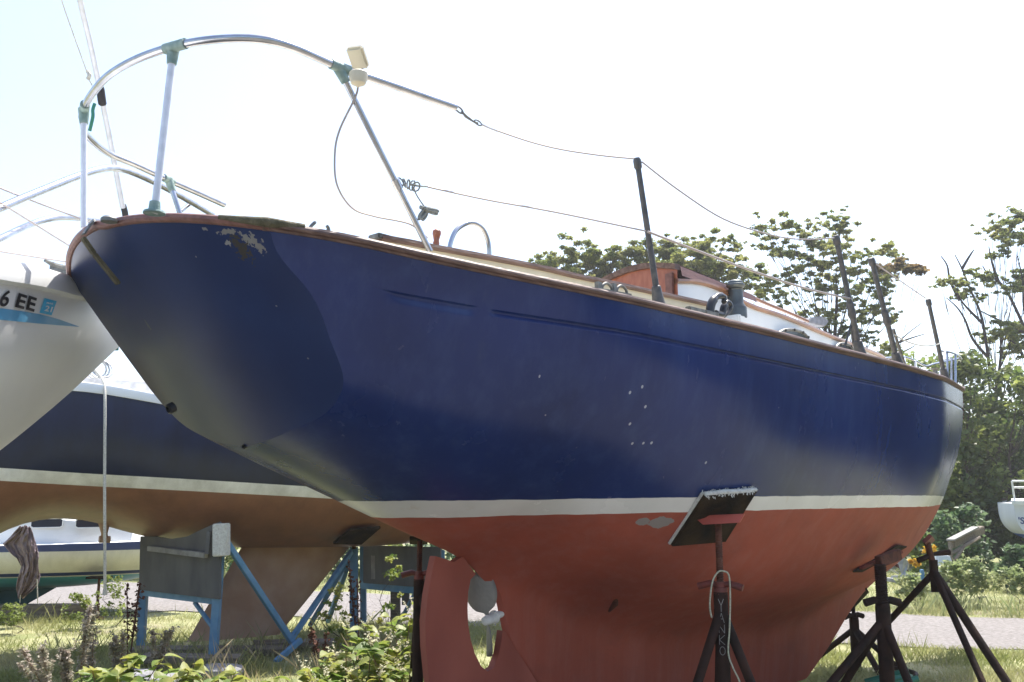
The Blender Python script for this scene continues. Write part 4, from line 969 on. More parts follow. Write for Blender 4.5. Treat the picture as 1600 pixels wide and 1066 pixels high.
# ---- boat with a name on the transom, far right
b5 = empty('sailboat', (10.28,18.2,0), math.radians(62)); tag(b5, 'small white boat with blue lettering on its transom among the bushes at the right edge', 'sailboat')
H5 = Hull((10.28,18.2,0), math.radians(62), pchip([0,1.5,3,5,6],[.80,1.1,1.15,.75,.02]), pchip([0,3,6],[-.02,0,.15]), pchip([0,3,4.8,6],[-.78,-.86,-.6,.14]), 3.4, 1.9, 0, 5.98)
H5.mesh(b5, banded('white_blue', [(-.73,(.3,.55,.75)),(-.61,(.03,.10,.42)),(9,(.70,.72,.76))], streak=.04))
mb = MB(); e = [H5.loc(x, H5.fB(x), H5.fZ(x)) for x in np.linspace(0, 5.9, 30)]; mb.sweep(e, lambda i: [e[i]+Vector((0,o,h)) for o, h in [(.03,-.02),(-.03,-.02),(-.03,.05),(.03,.06)]])
e2 = [H5.loc(-.02, y, -.02) for y in np.linspace(.83,-.83,12)]; mb.sweep(e2, lambda i: [e2[i]+Vector((o,0,h)) for o, h in [(.05,-.03),(-.03,-.03),(-.03,.05),(.05,.09)]]); mb.build('gunwale', M['white'], b5)
cu = bpy.data.curves.new('t', 'FONT'); cu.body = "'SPRING'"; cu.size = .168; cu.offset = .003; o = bpy.data.objects.new('t', cu); C.objects.link(o); bpy.context.view_layer.update(); me = bpy.data.meshes.new_from_object(o); bpy.data.objects.remove(o)
for v in me.vertices: v.co = Vector((-.012, .75-v.co.x, CAM_H-.40+v.co.y))
me.materials.append(M['navyl']); o = bpy.data.objects.new('transom_lettering', me); C.objects.link(o); o.parent = b5
mb = MB()
zt_ = CAM_H+.36
for (a, b_) in (((.05,.78,.0),(-.02,.80,.40)),((.05,-.78,.0),(-.02,-.80,.40)),((-.02,.80,.40),(-.02,-.80,.40)),((-.02,.8,.40),(1.6,1.0,.40)),((.02,.79,.28),(.02,-.79,.28)),((.05,.25,.0),(-.1,.40,.40)),((-.02,.05,0),(.0,.05,.40))):
    mb.tube([H5.loc(*a), H5.loc(*b_)], .018, 8)
mb.build('pushpit', M['white'], b5); mb = MB(); mb.tube([H5.loc(.1,.45,0), H5.loc(.1,.60,.9)], .008, 6); mb.build('antenna', M['stem'], b5)
for (x, y) in ((.6,0),):
    w_ = H5.world(H5.loc(x, y, 0)); o = MB().box((0,0,0), (.3,.3,.76 if x < 3 else .68)).build('support_block', M['woodgrey'], None, bevel=.01); o.location = (w_.x, w_.y, .36 if x < 3 else .34)
    tag(o, 'stacked timber block holding up the lettered white boat, hidden in the bushes', 'block')

# ------------------------------------------------------------------ blue steel stands
def frame(label, cat, name, parts, base):
    t = empty(name, base); tag(t, label, cat)
    for (pn, a, b_, w_, m) in parts:
        A, B2 = W(*a)-base, W(*b_)-base; mb = MB(); mb.beam(A, B2, w_, w_, up=(0,1,.01) if abs((B2-A).normalized().z) > .8 else (0,0,1)); mb.build(pn, M[m], t, bevel=.004)
    return t
base = Vector((W(340,1027,9.3).x, 9.3, 0))
t = frame('blue steel stand with grey plywood panel and pale foam block under the brown hull', 'boat stand', 'boat_stand', [
    ('post', (345,850,9.3), (333,1027,9.3), .075, 'bluesteel'), ('post', (229,850,10.0), (220,1010,10.0), .075, 'bluesteel'),
    ('crossbar', (226,925,10.0), (336,938,9.35), .07, 'bluesteel'), ('brace', (304,941,9.55), (336,985,9.3), .035, 'bluesteel'),
    ('brace', (353,846,9.25), (460,1008,9.9), .055, 'bluesteel'), ('brace', (432,853,11.6), (330,985,11.2), .05, 'bluesteel'), ('batten', (233,857,9.78), (322,868,9.22), .05, 'batten'),
    ('batten', (327,830,9.2), (324,866,9.2), .04, 'greyply')], base)
mb = MB(); tl = [(222,838,9.95),(245,838,9.8),(270,842,9.67),(295,838,9.52),(320,826,9.38),(346,815,9.25)]; bl = [(220,921,9.95),(245,924,9.8),(270,927,9.67),(295,930,9.52),(320,933,9.38),(346,936,9.25)]
r1 = [W(*p)-base+Vector((0,-.05,0)) for p in tl]; r2 = [W(*p)-base+Vector((0,-.05,0)) for p in bl]; bk2 = Vector((.01,.022,0)); mb.grid([r1, r2]); mb.grid([[p+bk2 for p in r1],[p+bk2 for p in r2]]); mb.grid([r2,[p+bk2 for p in r2]]); mb.grid([r1,[p+bk2 for p in r1]]); mb.grid([[r1[-1],r2[-1]],[r1[-1]+bk2,r2[-1]+bk2]]); mb.grid([[r1[0],r2[0]],[r1[0]+bk2,r2[0]+bk2]]); mb.build('panel', M['greyply'], t, smooth=20)
mb = MB(); a, b_ = W(346,818,9.18)-base, W(346,869,9.18)-base; mb.beam(a, b_, .14, .11, up=(0,1,0)); mb.build('foam_block', M['carpet'], t, bevel=.008)
base = Vector((W(553,987,11.1).x, 11.1, 0))
t = frame('blue steel tripod stand right of the brown fin keel', 'boat stand', 'boat_stand', [
    ('post', (553,855,11.1), (553,989,11.1), .085, 'bluesteel'), ('brace', (549,862,11.0), (452,1003,10.0), .05, 'bluesteel'), ('brace', (546,872,11.2), (484,978,11.4), .05, 'bluesteel'),
    ('brace', (548,870,11.3), (512,972,12.0), .05, 'bluesteel'), ('brace', (430,1035,9.6), (470,1000,9.9), .05, 'bluesteel')], base)
MB().tube([W(553,858,11.05)-base, W(553,833,11.05)-base], .022, 10).build('screw', M['rust'], t)
qq = [H2.hit(*p_) for p_ in ((518,842),(545,821),(592,817),(562,843))]
if all(p_ is not None for p_ in qq):
    qq = [H2.world(p_)+Vector((.02,-.03,-.03)) for p_ in qq]; slab('pad', qq, .03, M['ply'], t, base)
base = Vector((W(568,990,11.9).x, 11.9, 0))
t = frame('blue framed stand with grey panel partly hidden behind the rudder stand', 'boat stand', 'boat_stand', [
    ('post', (567,850,11.9), (568,975,11.9), .07, 'bluesteel'), ('post', (690,860,11.3), (690,990,11.3), .07, 'bluesteel'), ('crossbar', (567,914,11.9), (690,926,11.3), .08, 'bluesteel'),
    ('brace', (652,921,11.5), (630,962,11.9), .04, 'bluesteel'), ('wooden_post', (618,915,11.8), (618,975,11.8), .11, 'woodgrey'), ('wooden_post', (634,920,12.2), (634,945,12.2), .09, 'woodgrey')], base)
slab('panel', [W(569,852,11.8), W(690,855,11.2), W(690,920,11.2), W(569,911,11.8)], .02, M['greyply'], t, base)
slab('inner_panel', [W(580,868,11.72), W(655,868,11.4), W(655,910,11.4), W(580,905,11.72)], .006, M['batten'], t, base)
bpy.data.objects[t.children[-1].name].data.materials[0] = M['greyply']
# planks and stones by the keel
for k, (u, v, Y, l, rz, lb) in enumerate(((330,1000,9.9,1.5,.15,'grey plank on the ground beneath the brown fin keel'),(490,985,10.4,1.2,.35,'pale board lying in the weeds right of the brown fin keel'),(300,1003,9.2,.9,.05,'short sunlit plank end left of the brown fin keel'))):
    o = MB().box((0,0,0), (l,.24,.06)).build('plank', M['woodgrey'], None, bevel=.005); p = W(u, v, Y); o.location = (p.x, Y, .05+.03*(k == 2)); o.rotation_euler = (.03,.02,rz); tag(o, lb, 'plank')
for k, (u, Y, sx, sz, lb) in enumerate(((245,8.1,.42,.16,'pale grey concrete block under the leaves left of the stand leg'),(292,8.0,.30,.14,'small pale stone half hidden by yellow leaves'),(372,8.6,.42,.12,'flat pale stone beside the foot of the blue post'))):
    bm = bmesh.new(); bmesh.ops.create_icosphere(bm, subdivisions=3, radius=.5)
    for v in bm.verts:
        v.co = Vector((math.copysign(abs(v.co.x*2)**.5, v.co.x)*sx/2, math.copysign(abs(v.co.y*2)**.5, v.co.y)*.16, math.copysign(abs(v.co.z*2)**.5, v.co.z)*sz/2+sz/2))+Vector([random.uniform(-.008,.008) for _ in range(3)])
    me = bpy.data.meshes.new('concrete_block'); bm.to_mesh(me); bm.free(); me.materials.append(M['concrete']); o = bpy.data.objects.new('concrete_block', me); C.objects.link(o); o.location = ((u-800)/1500*Y*1.03, Y, 0); tag(o, lb, 'stone')
# scrap by the bushes
def thing_mesh(mb, name, m, loc, label, cat, group=None, **k):
    o = mb.build(name, M[m], None, **k); o.location = loc; tag(o, label, cat, group); return o
loc = Vector((7.6,15.2,0))
t = empty('floating_dock_section', loc); tag(t, 'tilted grey dock section with a white top edge lying against the bushes', 'dock section')
mb = MB(); mb.beam(W(1486,850,15.2)-loc, W(1534,828,16.5)-loc, .10, .13); mb.build('deck_frame', M['woodgrey'], t, bevel=.01)
mb = MB(); mb.beam(W(1485,844,15.1)-loc, W(1524,824,16.1)-loc, .12, .025); mb.build('white_edge', M['batten'], t)
mb = MB(); mb.tube([W(1485,848,15)-loc, W(1486,890,15)-loc], .03, 8); mb.build('prop_leg', M['woodgrey'], t)
mb = MB(); mb.tube([W(1482,868,15)-loc, W(1530,840,16)-loc], .03, 8); mb.build('prop_pole', M['woodgrey'], t)
mb = MB(); mb.tube([W(1492,875,15)-loc, W(1508,852,15.5)-loc], .025, 8); mb.build('prop_pole', M['woodgrey'], t)
for (a, b_, wd, m, lb) in (((1392,902,14.6),(1445,896,14.4),.05,'scrap','long white metal bar low in the scrap heap'),((1380,893,14.6),(1412,876,14.8),.05,'scrap','short silver bar slanting up in the scrap heap'),((1396,880,14.7),(1418,893,14.6),.06,'rust','rusty dark bar crossing the scrap heap'),
    ((1383,905,14.5),(1410,909,14.4),.08,'scrap','wide pale plate at the bottom of the scrap heap'),((1388,888,14.8),(1404,897,14.8),.03,'white','thin white pole in the middle of the scrap heap'),((1420,899,14.2),(1436,901,14.2),.045,'white','white rail end sticking out right of the scrap heap'),
    ((1440,890,14.3),(1442,908,14.3),.06,'bluesteel','small upright blue metal scrap right of the heap')):
    A, B2 = W(*a), W(*b_); o = MB().beam(Vector(), B2-A, wd, wd*.7).build('scrap_bar', M[m], None, bevel=.004); o.location = A; tag(o, lb, 'scrap metal', 'scrap metal heap beyond the track')
o = MB().add([W(*p)-W(1410,895,14.5) for p in ((1402,876,14.5),(1412,870,14.5),(1419,878,14.6),(1415,902,14.5),(1409,899,14.5),(1404,880,14.9),(1413,874,14.9),(1421,882,14.9),(1417,903,14.8),(1411,901,14.8))], [(0,1,2,3,4),(9,8,7,6,5),(0,5,6,1),(1,6,7,2),(2,7,8,3),(3,8,9,4),(4,9,5,0)]).build('outboard_bracket', M['scrap'], None); o.location = W(1410,895,14.5); tag(o, 'angular grey metal casting standing up in the scrap heap', 'scrap metal')
for k, (u, v) in enumerate(((1472,876),(1478,886))):
    o = MB().box((0,0,0), (.28,.2,.14 if k else .2), taper=.7).build('white_bag', M['white'], None, bevel=.03); p = W(u, v, 14.8); o.location = p; tag(o, ('upper ' if k == 0 else 'lower ')+'white plastic scrap behind the bow stand', 'scrap')
# green plastic cart on the grass
loc = Vector((W(1400,1060,6.9).x, 6.9, 0)); t = empty('green_cart', loc); tag(t, 'green plastic yard cart with a black strap on the grass behind the thick jack stand', 'yard cart')
def Wl(u, v, Y): return W(u, v, Y)-loc
mb = MB(); mb.add([Wl(1356,1068,7.2), Wl(1384,1052,7.5), Wl(1424,1048,7.4), Wl(1432,1064,6.9), Wl(1400,1080,6.6)]+[Wl(1356,1090,7.2), Wl(1384,1074,7.5), Wl(1424,1072,7.4), Wl(1432,1088,6.9), Wl(1400,1104,6.6)], [(0,1,2,3,4),(9,8,7,6,5)]+[(i,(i+1)%5,5+(i+1)%5,5+i) for i in range(5)]); mb.build('tray', M['green'], t, bevel=.01)
for (a, b_) in (((1352,1066,7.0),(1420,1048,6.9)),((1396,1072,6.6),(1434,1060,6.6)),((1362,1070,6.7),(1412,1058,6.7))): MB().tube([Wl(*a), Wl(*b_)], .022, 12).build('rim', M['green'], t)
MB().tube(spline([Wl(1398,1044,7.3),Wl(1412,1047,7.1),Wl(1424,1050,6.95),Wl(1431,1053,6.8),Wl(1430,1058,6.7)], 5), .016, 8).build('strap', M['rubber'], t)
# ------------------------------------------------------------------ ground, road, grass
def gz(x, y): return .015*math.sin(x*.9+1)*math.sin(y*.7)+.01*math.sin(x*2.3+y*1.7)
def sheet(name, x0, x1, y0, y1, nx, ny, zf, m):
    X = np.linspace(x0, x1, nx); Y = np.linspace(y0, y1, ny); vs = [(x, y, zf(x, y)) for y in Y for x in X]
    fs = [(j*nx+i, j*nx+i+1, (j+1)*nx+i+1, (j+1)*nx+i) for j in range(ny-1) for i in range(nx-1)]
    me = bpy.data.meshes.new(name); me.from_pydata(vs, [], fs); me.materials.append(m); me.shade_smooth(); o = bpy.data.objects.new(name, me); C.objects.link(o); o['kind'] = 'structure'; return o
def groundmat():
    m = bpy.data.materials.new('ground_turf'); m.use_nodes = True; n = m.node_tree; L = n.links; b = n.nodes['Principled BSDF']; b.inputs['Roughness'].default_value = .95
    tc = n.nodes.new('ShaderNodeTexCoord')
    def nz(sc, det=8):
        x = n.nodes.new('ShaderNodeTexNoise'); x.inputs['Scale'].default_value = sc; x.inputs['Detail'].default_value = det; L.new(tc.outputs['Object'], x.inputs[0]); return x.outputs[0]
    def rp(f, a, b_, c1, c2):
        r = n.nodes.new('ShaderNodeValToRGB'); L.new(f, r.inputs[0]); r.color_ramp.elements[0].position = a; r.color_ramp.elements[1].position = b_; r.color_ramp.elements[0].color = c1+(1,); r.color_ramp.elements[1].color = c2+(1,); return r.outputs[0]
    g = rp(nz(3), .35, .65, (.19,.21,.08), (.33,.32,.17)); d = rp(nz(30), .4, .6, (.14,.11,.08), (.24,.20,.155))
    mk = rp(nz(.55), .56, .66, (0,0,0), (1,1,1)); mx = n.nodes.new('ShaderNodeMix'); mx.data_type = 'RGBA'; L.new(mk, mx.inputs[0]); L.new(g, mx.inputs[6]); L.new(d, mx.inputs[7]); 
    sx = n.nodes.new('ShaderNodeSeparateXYZ'); L.new(tc.outputs['Object'], sx.inputs[0]); ad = n.nodes.new('ShaderNodeMath'); ad.operation = 'MULTIPLY_ADD'; L.new(nz(1.2), ad.inputs[0]); ad.inputs[1].default_value = 2.0; L.new(sx.outputs[1], ad.inputs[2])
    lt = n.nodes.new('ShaderNodeMath'); lt.operation = 'LESS_THAN'; L.new(ad.outputs[0], lt.inputs[0]); lt.inputs[1].default_value = 6.6
    m2 = n.nodes.new('ShaderNodeMix'); m2.data_type = 'RGBA'; L.new(lt.outputs[0], m2.inputs[0]); L.new(mx.outputs[2], m2.inputs[6]); L.new(rp(nz(40), .35, .65, (.15,.145,.125), (.25,.24,.21)), m2.inputs[7]); L.new(m2.outputs[2], b.inputs['Base Color'])
    bn = n.nodes.new('ShaderNodeBump'); bn.inputs['Strength'].default_value = .6; bn.inputs['Distance'].default_value = .05; L.new(nz(25), bn.inputs['Height']); L.new(bn.outputs[0], b.inputs['Normal']); return m
sheet('ground', -30, 34, -6, 44, 120, 100, gz, groundmat())
sheet('far_ground', -140, 140, 40, 240, 4, 4, lambda x, y: -.02, groundmat())
for nm, (a, b_, c, d) in {'ground_left': (-140, -29, -6, 42), 'ground_right': (33, 140, -6, 42), 'ground_behind': (-140, 140, -140, -5)}.items():
    sheet(nm, a, b_, c, d, 3, 3, lambda x, y: -.03, groundmat())
# gravel track: runs from far left to near right
gm = mat('gravel', (.15,.135,.125), .95, 0, 0, 22, col2=(.26,.24,.23), bump=.5, bscale=120, detail=10)
def road_edge(x): 
    f = (x+8)/14; far = 18.7+(13.0-18.7)*f; near = 14.8+(9.95-14.8)*f
    return near, far
vs = []; fs = []; xs = np.linspace(-30, 30, 160)
for i, x in enumerate(xs):
    nr_, fr = road_edge(x)
    if x > 6: fr = 13.0-.28*(x-6); nr_ = 9.95-.12*(x-6)
    nr_ += .18*math.sin(x*1.3)+.1*math.sin(x*3.7)+.05*math.sin(x*9); fr += .2*math.sin(x*1.1+2)+.1*math.sin(x*4.1)
    for k in range(9): y = nr_+(fr-nr_)*k/8; vs.append((x, y, gz(x, y)+.012))
for i in range(159):
    for k in range(8): fs.append((i*9+k, (i+1)*9+k, (i+1)*9+k+1, i*9+k+1))
me = bpy.data.meshes.new('gravel_road'); me.from_pydata(vs, [], fs); me.materials.append(gm); o = bpy.data.objects.new('gravel_road', me); C.objects.link(o); o['kind'] = 'structure'
# grass blades
def on_road(x, y):
    n_ = np.where(x > 6, 9.95-.12*(x-6), 14.8+(9.95-14.8)*(x+8)/14); f_ = np.where(x > 6, 13-.28*(x-6), 18.7+(13-18.7)*(x+8)/14)
    return (y > n_-.02) & (y < f_+.02)
def blades(name, N, yr, hgt, wid, m, label, keep=None, lean=.5):
    Y = rng.uniform(yr[0]**.5, yr[1]**.5, N)**2; X = rng.uniform(-.60, .60, N)*Y
    ok = ~on_road(X, Y)
    cl = np.sin(X*2.1+np.sin(Y*1.7)*2)*np.sin(Y*2.6+np.cos(X*1.3)*2)
    ok &= (cl+rng.uniform(-1,1,N)*.9) > -.35
    if keep is not None: ok &= keep(X, Y)
    X, Y = X[ok], Y[ok]; n = len(X); h = hgt*rng.uniform(.4, 1.3, n)*(1+.5*cl[ok]); a = rng.uniform(0, 2*np.pi, n); w_ = wid*rng.uniform(.6, 1.3, n)
    Z = .015*np.sin(X*.9+1)*np.sin(Y*.7)+.01*np.sin(X*2.3+Y*1.7)
    lx, ly = rng.normal(0, lean, n)*h, rng.normal(0, lean, n)*h; V = np.zeros((n, 4, 3))
    V[:,0] = np.stack([X-np.cos(a)*w_, Y-np.sin(a)*w_, Z], 1); V[:,1] = np.stack([X+np.cos(a)*w_, Y+np.sin(a)*w_, Z], 1)
    V[:,2] = np.stack([X+lx*.5+np.cos(a)*w_*.7, Y+ly*.5+np.sin(a)*w_*.7, Z+h*.6], 1); V[:,3] = np.stack([X+lx, Y+ly, Z+h], 1)
    o = fast_mesh(name, V.reshape(-1, 3), 4, m); tag(o, label, 'grass', kind='stuff'); return o
blades('grass', 260000, (6.5, 24), .065, .0035, M['grassb'], 'short sunlit green and yellow grass covering the boatyard ground')
blades('tall_grass', 16000, (7.5, 20), .17, .0032, M['grassb'], 'taller tufts of green grass around the stands and boats', keep=lambda X, Y: (np.sin(X*1.7+2)*np.sin(Y*1.9+1) > .35) | ((X > -3.6) & (X < -.6) & (Y > 8.5) & (Y < 12.3)), lean=.35)
blades('dry_grass', 3500, (6.8, 10.2), .22, .0022, M['dry'], 'dry straw coloured grass stalks among the weeds in front', keep=lambda X, Y: (X > -2.9) & (X < -.9) & (np.sin(X*5)*np.sin(Y*4) > -.2), lean=.4)
blades('verge_grass', 20000, (12.5, 22), .22, .005, M['leaf_pale'], 'rough pale grass along the far edge of the gravel track', keep=lambda X, Y: (Y > np.where(X > 6, 13-.28*(X-6), 18.7+(13-18.7)*(X+8)/14)+.1) & (Y < np.where(X > 6, 15.5, 21)+0), lean=.3)

# ------------------------------------------------------------------ foliage
def leafcloud(pts, size, up=.3, fold=.25, aspect=.45):
    """pts (n,3) -> n folded leaves of two quads"""
    n = len(pts); d = rng.normal(0, 1, (n, 3)); d[:,2] *= .6; d /= np.linalg.norm(d, axis=1)[:,None]
    q = rng.normal(0, 1, (n, 3)); q[:,2] += up*4; s = np.cross(d, q); s /= np.linalg.norm(s, axis=1)[:,None]; nn = np.cross(s, d)
    L = size*rng.uniform(.55, 1.25, n)[:,None]; w_ = L*aspect
    base = pts; tip = pts+d*L; 
    l1 = pts+d*L*.25+s*w_+nn*w_*fold; l2 = pts+d*L*.7+s*w_*.7+nn*w_*fold; r1 = pts+d*L*.25-s*w_+nn*w_*fold; r2 = pts+d*L*.7-s*w_*.7+nn*w_*fold
    return np.stack([base, l1, l2, tip, base, tip, r2, r1], 1).reshape(-1, 3)
def clump_pts(c, r, n, flat=.55, shell=.5):
    v = rng.normal(0, 1, (n, 3)); v /= np.linalg.norm(v, axis=1)[:,None]; rad = rng.uniform(0, 1, n)**shell
    p = v*rad[:,None]*np.array([r, r, r*flat]); return p+np.array(c)
def tree(label, base, height, clumps, leafm, lsize, nper, trunk_r=.12, group=None, cat='tree', bare=(), flat=.5, name='tree', fork=.35):
    """clumps: list of (x,y,z,r) in world; limbs run from the trunk to each clump"""
    base = Vector(base); t = empty(name, base); tag(t, label, cat, group)
    cx = sum(c[0] for c in clumps)/len(clumps); top = Vector((cx*.6+base.x*.4, base.y, base.z+height*.8))
    tr = [Vector((0,0,-.05))]+[Vector(((top.x-base.x)*f**1.5+.12*math.sin(f*7), .1*math.sin(f*5), (top.z-base.z)*f)) for f in np.linspace(.12, 1, 9)]
    mb = MB(); mb.tube(tr, [trunk_r*(1-.8*k/9) for k in range(10)], 8)
    V = []
    for c in clumps:
        cc = Vector(c[:3])-base; k = min(8, max(2, int(9*fork+ (cc.z/max(height,.1))*9*(1-fork)*.75))); a = tr[k]
        if a.z > cc.z-.1: k = max(2, k-2); a = tr[k]
        mid = a.lerp(cc, .5)+Vector((random.uniform(-.2,.2), random.uniform(-.2,.2), -.12*(cc-a).length))
        P = spline([a, mid, cc], 4); r0 = trunk_r*.2*(1-.5*k/9); mb.tube(P, [r0*(1-.8*i/(len(P)-1)) for i in range(len(P))], 5)
        for q in range(3):
            e = cc+Vector((random.uniform(-1,1), random.uniform(-1,1), random.uniform(-.2,.5)))*c[3]*.8; mb.tube([P[-3], P[-3].lerp(e,.6)+Vector((0,0,-.05)), e], [r0*.4, r0*.25, r0*.1], 4)
        if nper:
            for _ in range(17):
                sc_ = random.uniform(.18, .55); e = cc+Vector((random.gauss(0,.85), random.gauss(0,.8), random.gauss(0,.5)))*c[3]
                V.append(clump_pts(e, c[3]*sc_, max(10, int(nper*(c[3]*sc_/.5)**2*.8)), flat*random.uniform(.45,1.1), .75))
    for pts in bare:
        P = spline([Vector(p)-base for p in pts], 4); mb.tube(P, [trunk_r*.3*(1-.85*i/(len(P)-1))+.006 for i in range(len(P))], 5)
    mb.build('trunk', M['bark'], t)
    V = np.concatenate(V); fast_mesh('crown', leafcloud(V, lsize), 4, leafm, t); return t
def px_clumps(lst, Y, jit=.8):
    out = []
    for (u, v, r) in lst:
        y = Y+random.uniform(-jit, jit); p = W(u, v, y); out.append((p.x, p.y, p.z, r*y/1500))
        if r > 22:
            for _ in range(2):
                q = W(u+random.uniform(-r,r)*.8, v+random.uniform(-r,r)*.5, y+random.uniform(-.5,.5)); out.append((q.x, q.y, q.z, r*.55*y/1500))
    return out
# tree line behind the cabin
A_ = [(868,405,22),(848,412,12),(905,392,22),(935,402,28),(958,418,22),(985,402,20),(1012,392,20),(1030,410,26),(1060,398,24),(1085,410,26),(1098,378,16),(1122,396,20),(1120,420,24),(1150,425,20),(1168,440,18),(1100,440,24),(1190,462,16),(890,425,26),(925,430,26),(975,435,26),(1050,430,28),(1180,430,10),(1135,376,9)]
tree('bushy green tree crown rising right behind the cabin, leftmost of the trees', (W(1000,600,28).x, 28, 0), 8.6, px_clumps(A_, 28), M['leaf_tree'], .065, 2300, .18, 'trees on the skyline', flat=.6)
B_ = [(1205,352,16),(1188,362,9),(1232,352,14),(1258,366,14),(1290,352,16),(1306,343,12),(1310,362,16),(1205,382,14),(1228,392,18),(1280,385,18),(1298,398,20),(1262,412,20),(1240,430,18),(1208,440,14),(1330,392,14),(1352,400,14),(1378,390,14),(1392,398,10),(1300,430,20),(1330,425,16),(1355,440,16),(1282,450,16),(1338,465,16),(1370,455,16),(1385,440,14),(1310,480,16),(1290,500,14),(1232,462,12),(1350,495,16),(1375,480,12),(1262,488,12),(1395,495,10),(1330,520,14),(1360,528,12)]
tree('tall airy tree with sky showing through, right of the winch behind the deck', (W(1310,600,26).x, 26, 0), 9.2, px_clumps(B_, 26), M['leaf_tree'], .065, 2000, .15, 'trees on the skyline', flat=.5)
B3 = [(1400,415,8),(1416,420,8),(1432,420,6),(1388,428,8),(1408,408,5),(1440,424,4),(1376,420,8)]
tree('thin tree with rusty brown leaves poking out beyond the stanchion tops', (W(1360,620,27).x, 27, 0), 7.6, px_clumps(B3, 27), M['leaf_tree_brown'], .12, 320, .08, 'trees on the skyline', flat=.45)
C_ = [(1490,438,10),(1470,443,7),(1508,444,9),(1524,430,12),(1540,432,10),(1500,462,9),(1515,456,8),(1532,465,7),(1548,358,12),(1565,352,12),(1580,338,14),(1596,345,14),(1560,366,12),(1578,378,18),(1598,372,16),(1610,350,20),(1555,440,10),(1576,448,14),(1594,432,18),(1612,440,20),(1560,520,16),(1580,508,16),(1600,520,20),(1548,530,10),(1588,545,14),(1610,545,20),(1566,396,8),(1552,400,6)]
bare = []
for L_ in ([(1548,590),(1535,500),(1515,450),(1503,420),(1492,398)],[(1503,420),(1515,400),(1522,390)],[(1535,505),(1510,480),(1497,462)],[(1545,560),(1520,530),(1508,500),(1495,480),(1478,465)],[(1600,510),(1570,450),(1545,430),(1535,415)],[(1600,520),(1560,500),(1530,485)],[(1600,560),(1590,540),(1575,530)],[(1560,440),(1550,410),(1545,385)],[(1610,530),(1600,480),(1598,440),(1590,400)],[(1500,470),(1485,440),(1480,415),(1470,400)]):
    bare.append([W(u, v, 26.5) for u, v in L_])
tree('sparse forked tree with bare twigs at the right edge', (W(1549,610,26.5).x, 26.5, 0), 7.2, px_clumps(C_, 26.5), M['leaf_tree'], .065, 2000, .14, 'trees on the skyline', flat=.45, bare=bare)
bare2 = [[W(u, v, 25) for u, v in L_] for L_ in ([(1378,600),(1392,560),(1405,535),(1420,520),(1440,505)],[(1392,560),(1400,540),(1398,515)],[(1405,535),(1425,528),(1445,522)],[(1392,556),(1415,548),(1430,540)])]
tree('small half bare tree behind the stanchions', (W(1376,620,25).x, 25, 0), 4.2, px_clumps([(1390,545,8),(1384,560,12),(1398,570,12)], 25), M['leaf_tree'], .11, 260, .08, 'trees on the skyline', bare=bare2)
# dense trees at the right
def bushy(label, u, vtop, vbot, half, Y, m, lsize, n, name='tree', cat='tree', group=None, dense=1.0, seed=0, nper=None, flat=.8):
    p = W(u, vbot, Y); base = Vector((p.x, Y, 0)); zt_, zb = W(u, vtop, Y).z, max(.0, W(u, vbot, Y).z); R = half*Y/1500; cl = []
    for _ in range(n):
        a = random.uniform(0, 2*math.pi); f = random.uniform(0, 1); prof = math.sin(math.pi*min(1, .25+f*.70))**.6; rr = R*prof*random.uniform(.45, 1)
        cl.append((base.x+math.cos(a)*rr, Y+math.sin(a)*rr*.8, zb+(zt_-zb)*f*.96+.05, R*random.uniform(.16,.34)))
    t = tree(label, base, zt_, cl, m, lsize, 1, .006 if cat in ('weed', 'shrub') else (.010 if cat != 'tree' else .05), group, cat, (), flat, name, .2)
    for ch in list(t.children):
        if ch.name.startswith('crown'): bpy.data.objects.remove(ch)
    V = [clump_pts(Vector(c[:3])-base, c[3], max(20, int(dense*(c[3]/lsize)**2*8.5)), flat, .42) for c in cl]
    fast_mesh('crown', leafcloud(np.concatenate(V), lsize), 4, m, t); return t
G = 'dense trees beyond the gravel track'
bushy('dense sunlit green tree right behind the bow of the blue sailboat', 1448, 522, 880, 62, 23, M['leaf_mid'], .13, 46, group=G)
bushy('tall dark dense tree left of the lettered white boat', 1528, 552, 880, 70, 22, M['leaf_dark'], .13, 75, group=G, dense=1.2)
bushy('dense dark tree behind the lettered white boat at the right edge', 1605, 560, 880, 80, 23, M['leaf_dark'], .13, 80, group=G, dense=1.2)
bushy('lighter green tree top showing above the dark hedge', 1500, 560, 800, 60, 24.5, M['leaf_mid'], .13, 50, group=G)
bushy('yellowish green tree top at the right edge above the dark hedge', 1585, 568, 760, 60, 21.8, M['leaf_mid'], .13, 30, group=G)
bushy('low dark tree filling the gap under the bow', 1440, 640, 900, 70, 24, M['leaf_dark'], .13, 50, group=G)
G = 'bushes beyond the gravel track'
bushy('dark grey green bush under the bow, left of the dock section', 1470, 800, 905, 42, 18.5, M['leaf_bush'], .10, 40, 'bush', 'bush', G)
bushy('rounded grey green bush left below the lettered white boat', 1520, 792, 900, 40, 18.8, M['leaf_bush'], .10, 44, 'bush', 'bush', G)
bushy('dark leafy bush under the lettered white boat at the right edge', 1592, 856, 915, 34, 16.8, M['leaf_bush'], .10, 36, 'bush', 'bush', G)
bushy('bright green bush between the scrap heap and the bow stand', 1445, 835, 915, 26, 17, M['leaf_mid'], .09, 24, 'bush', 'bush', G)
bushy('pale airy shrub right of the bow stand, beside the gravel track', 1490, 880, 935, 26, 14.2, M['leaf_pale'], .055, 40, 'shrub', 'shrub', G)
bushy('wide pale shrub in front of the dock section', 1522, 878, 930, 34, 14.4, M['leaf_pale'], .055, 44, 'shrub', 'shrub', G)
bushy('low pale shrub at the right edge beside the track', 1585, 893, 930, 32, 14.3, M['leaf_pale'], .055, 38, 'shrub', 'shrub', G)
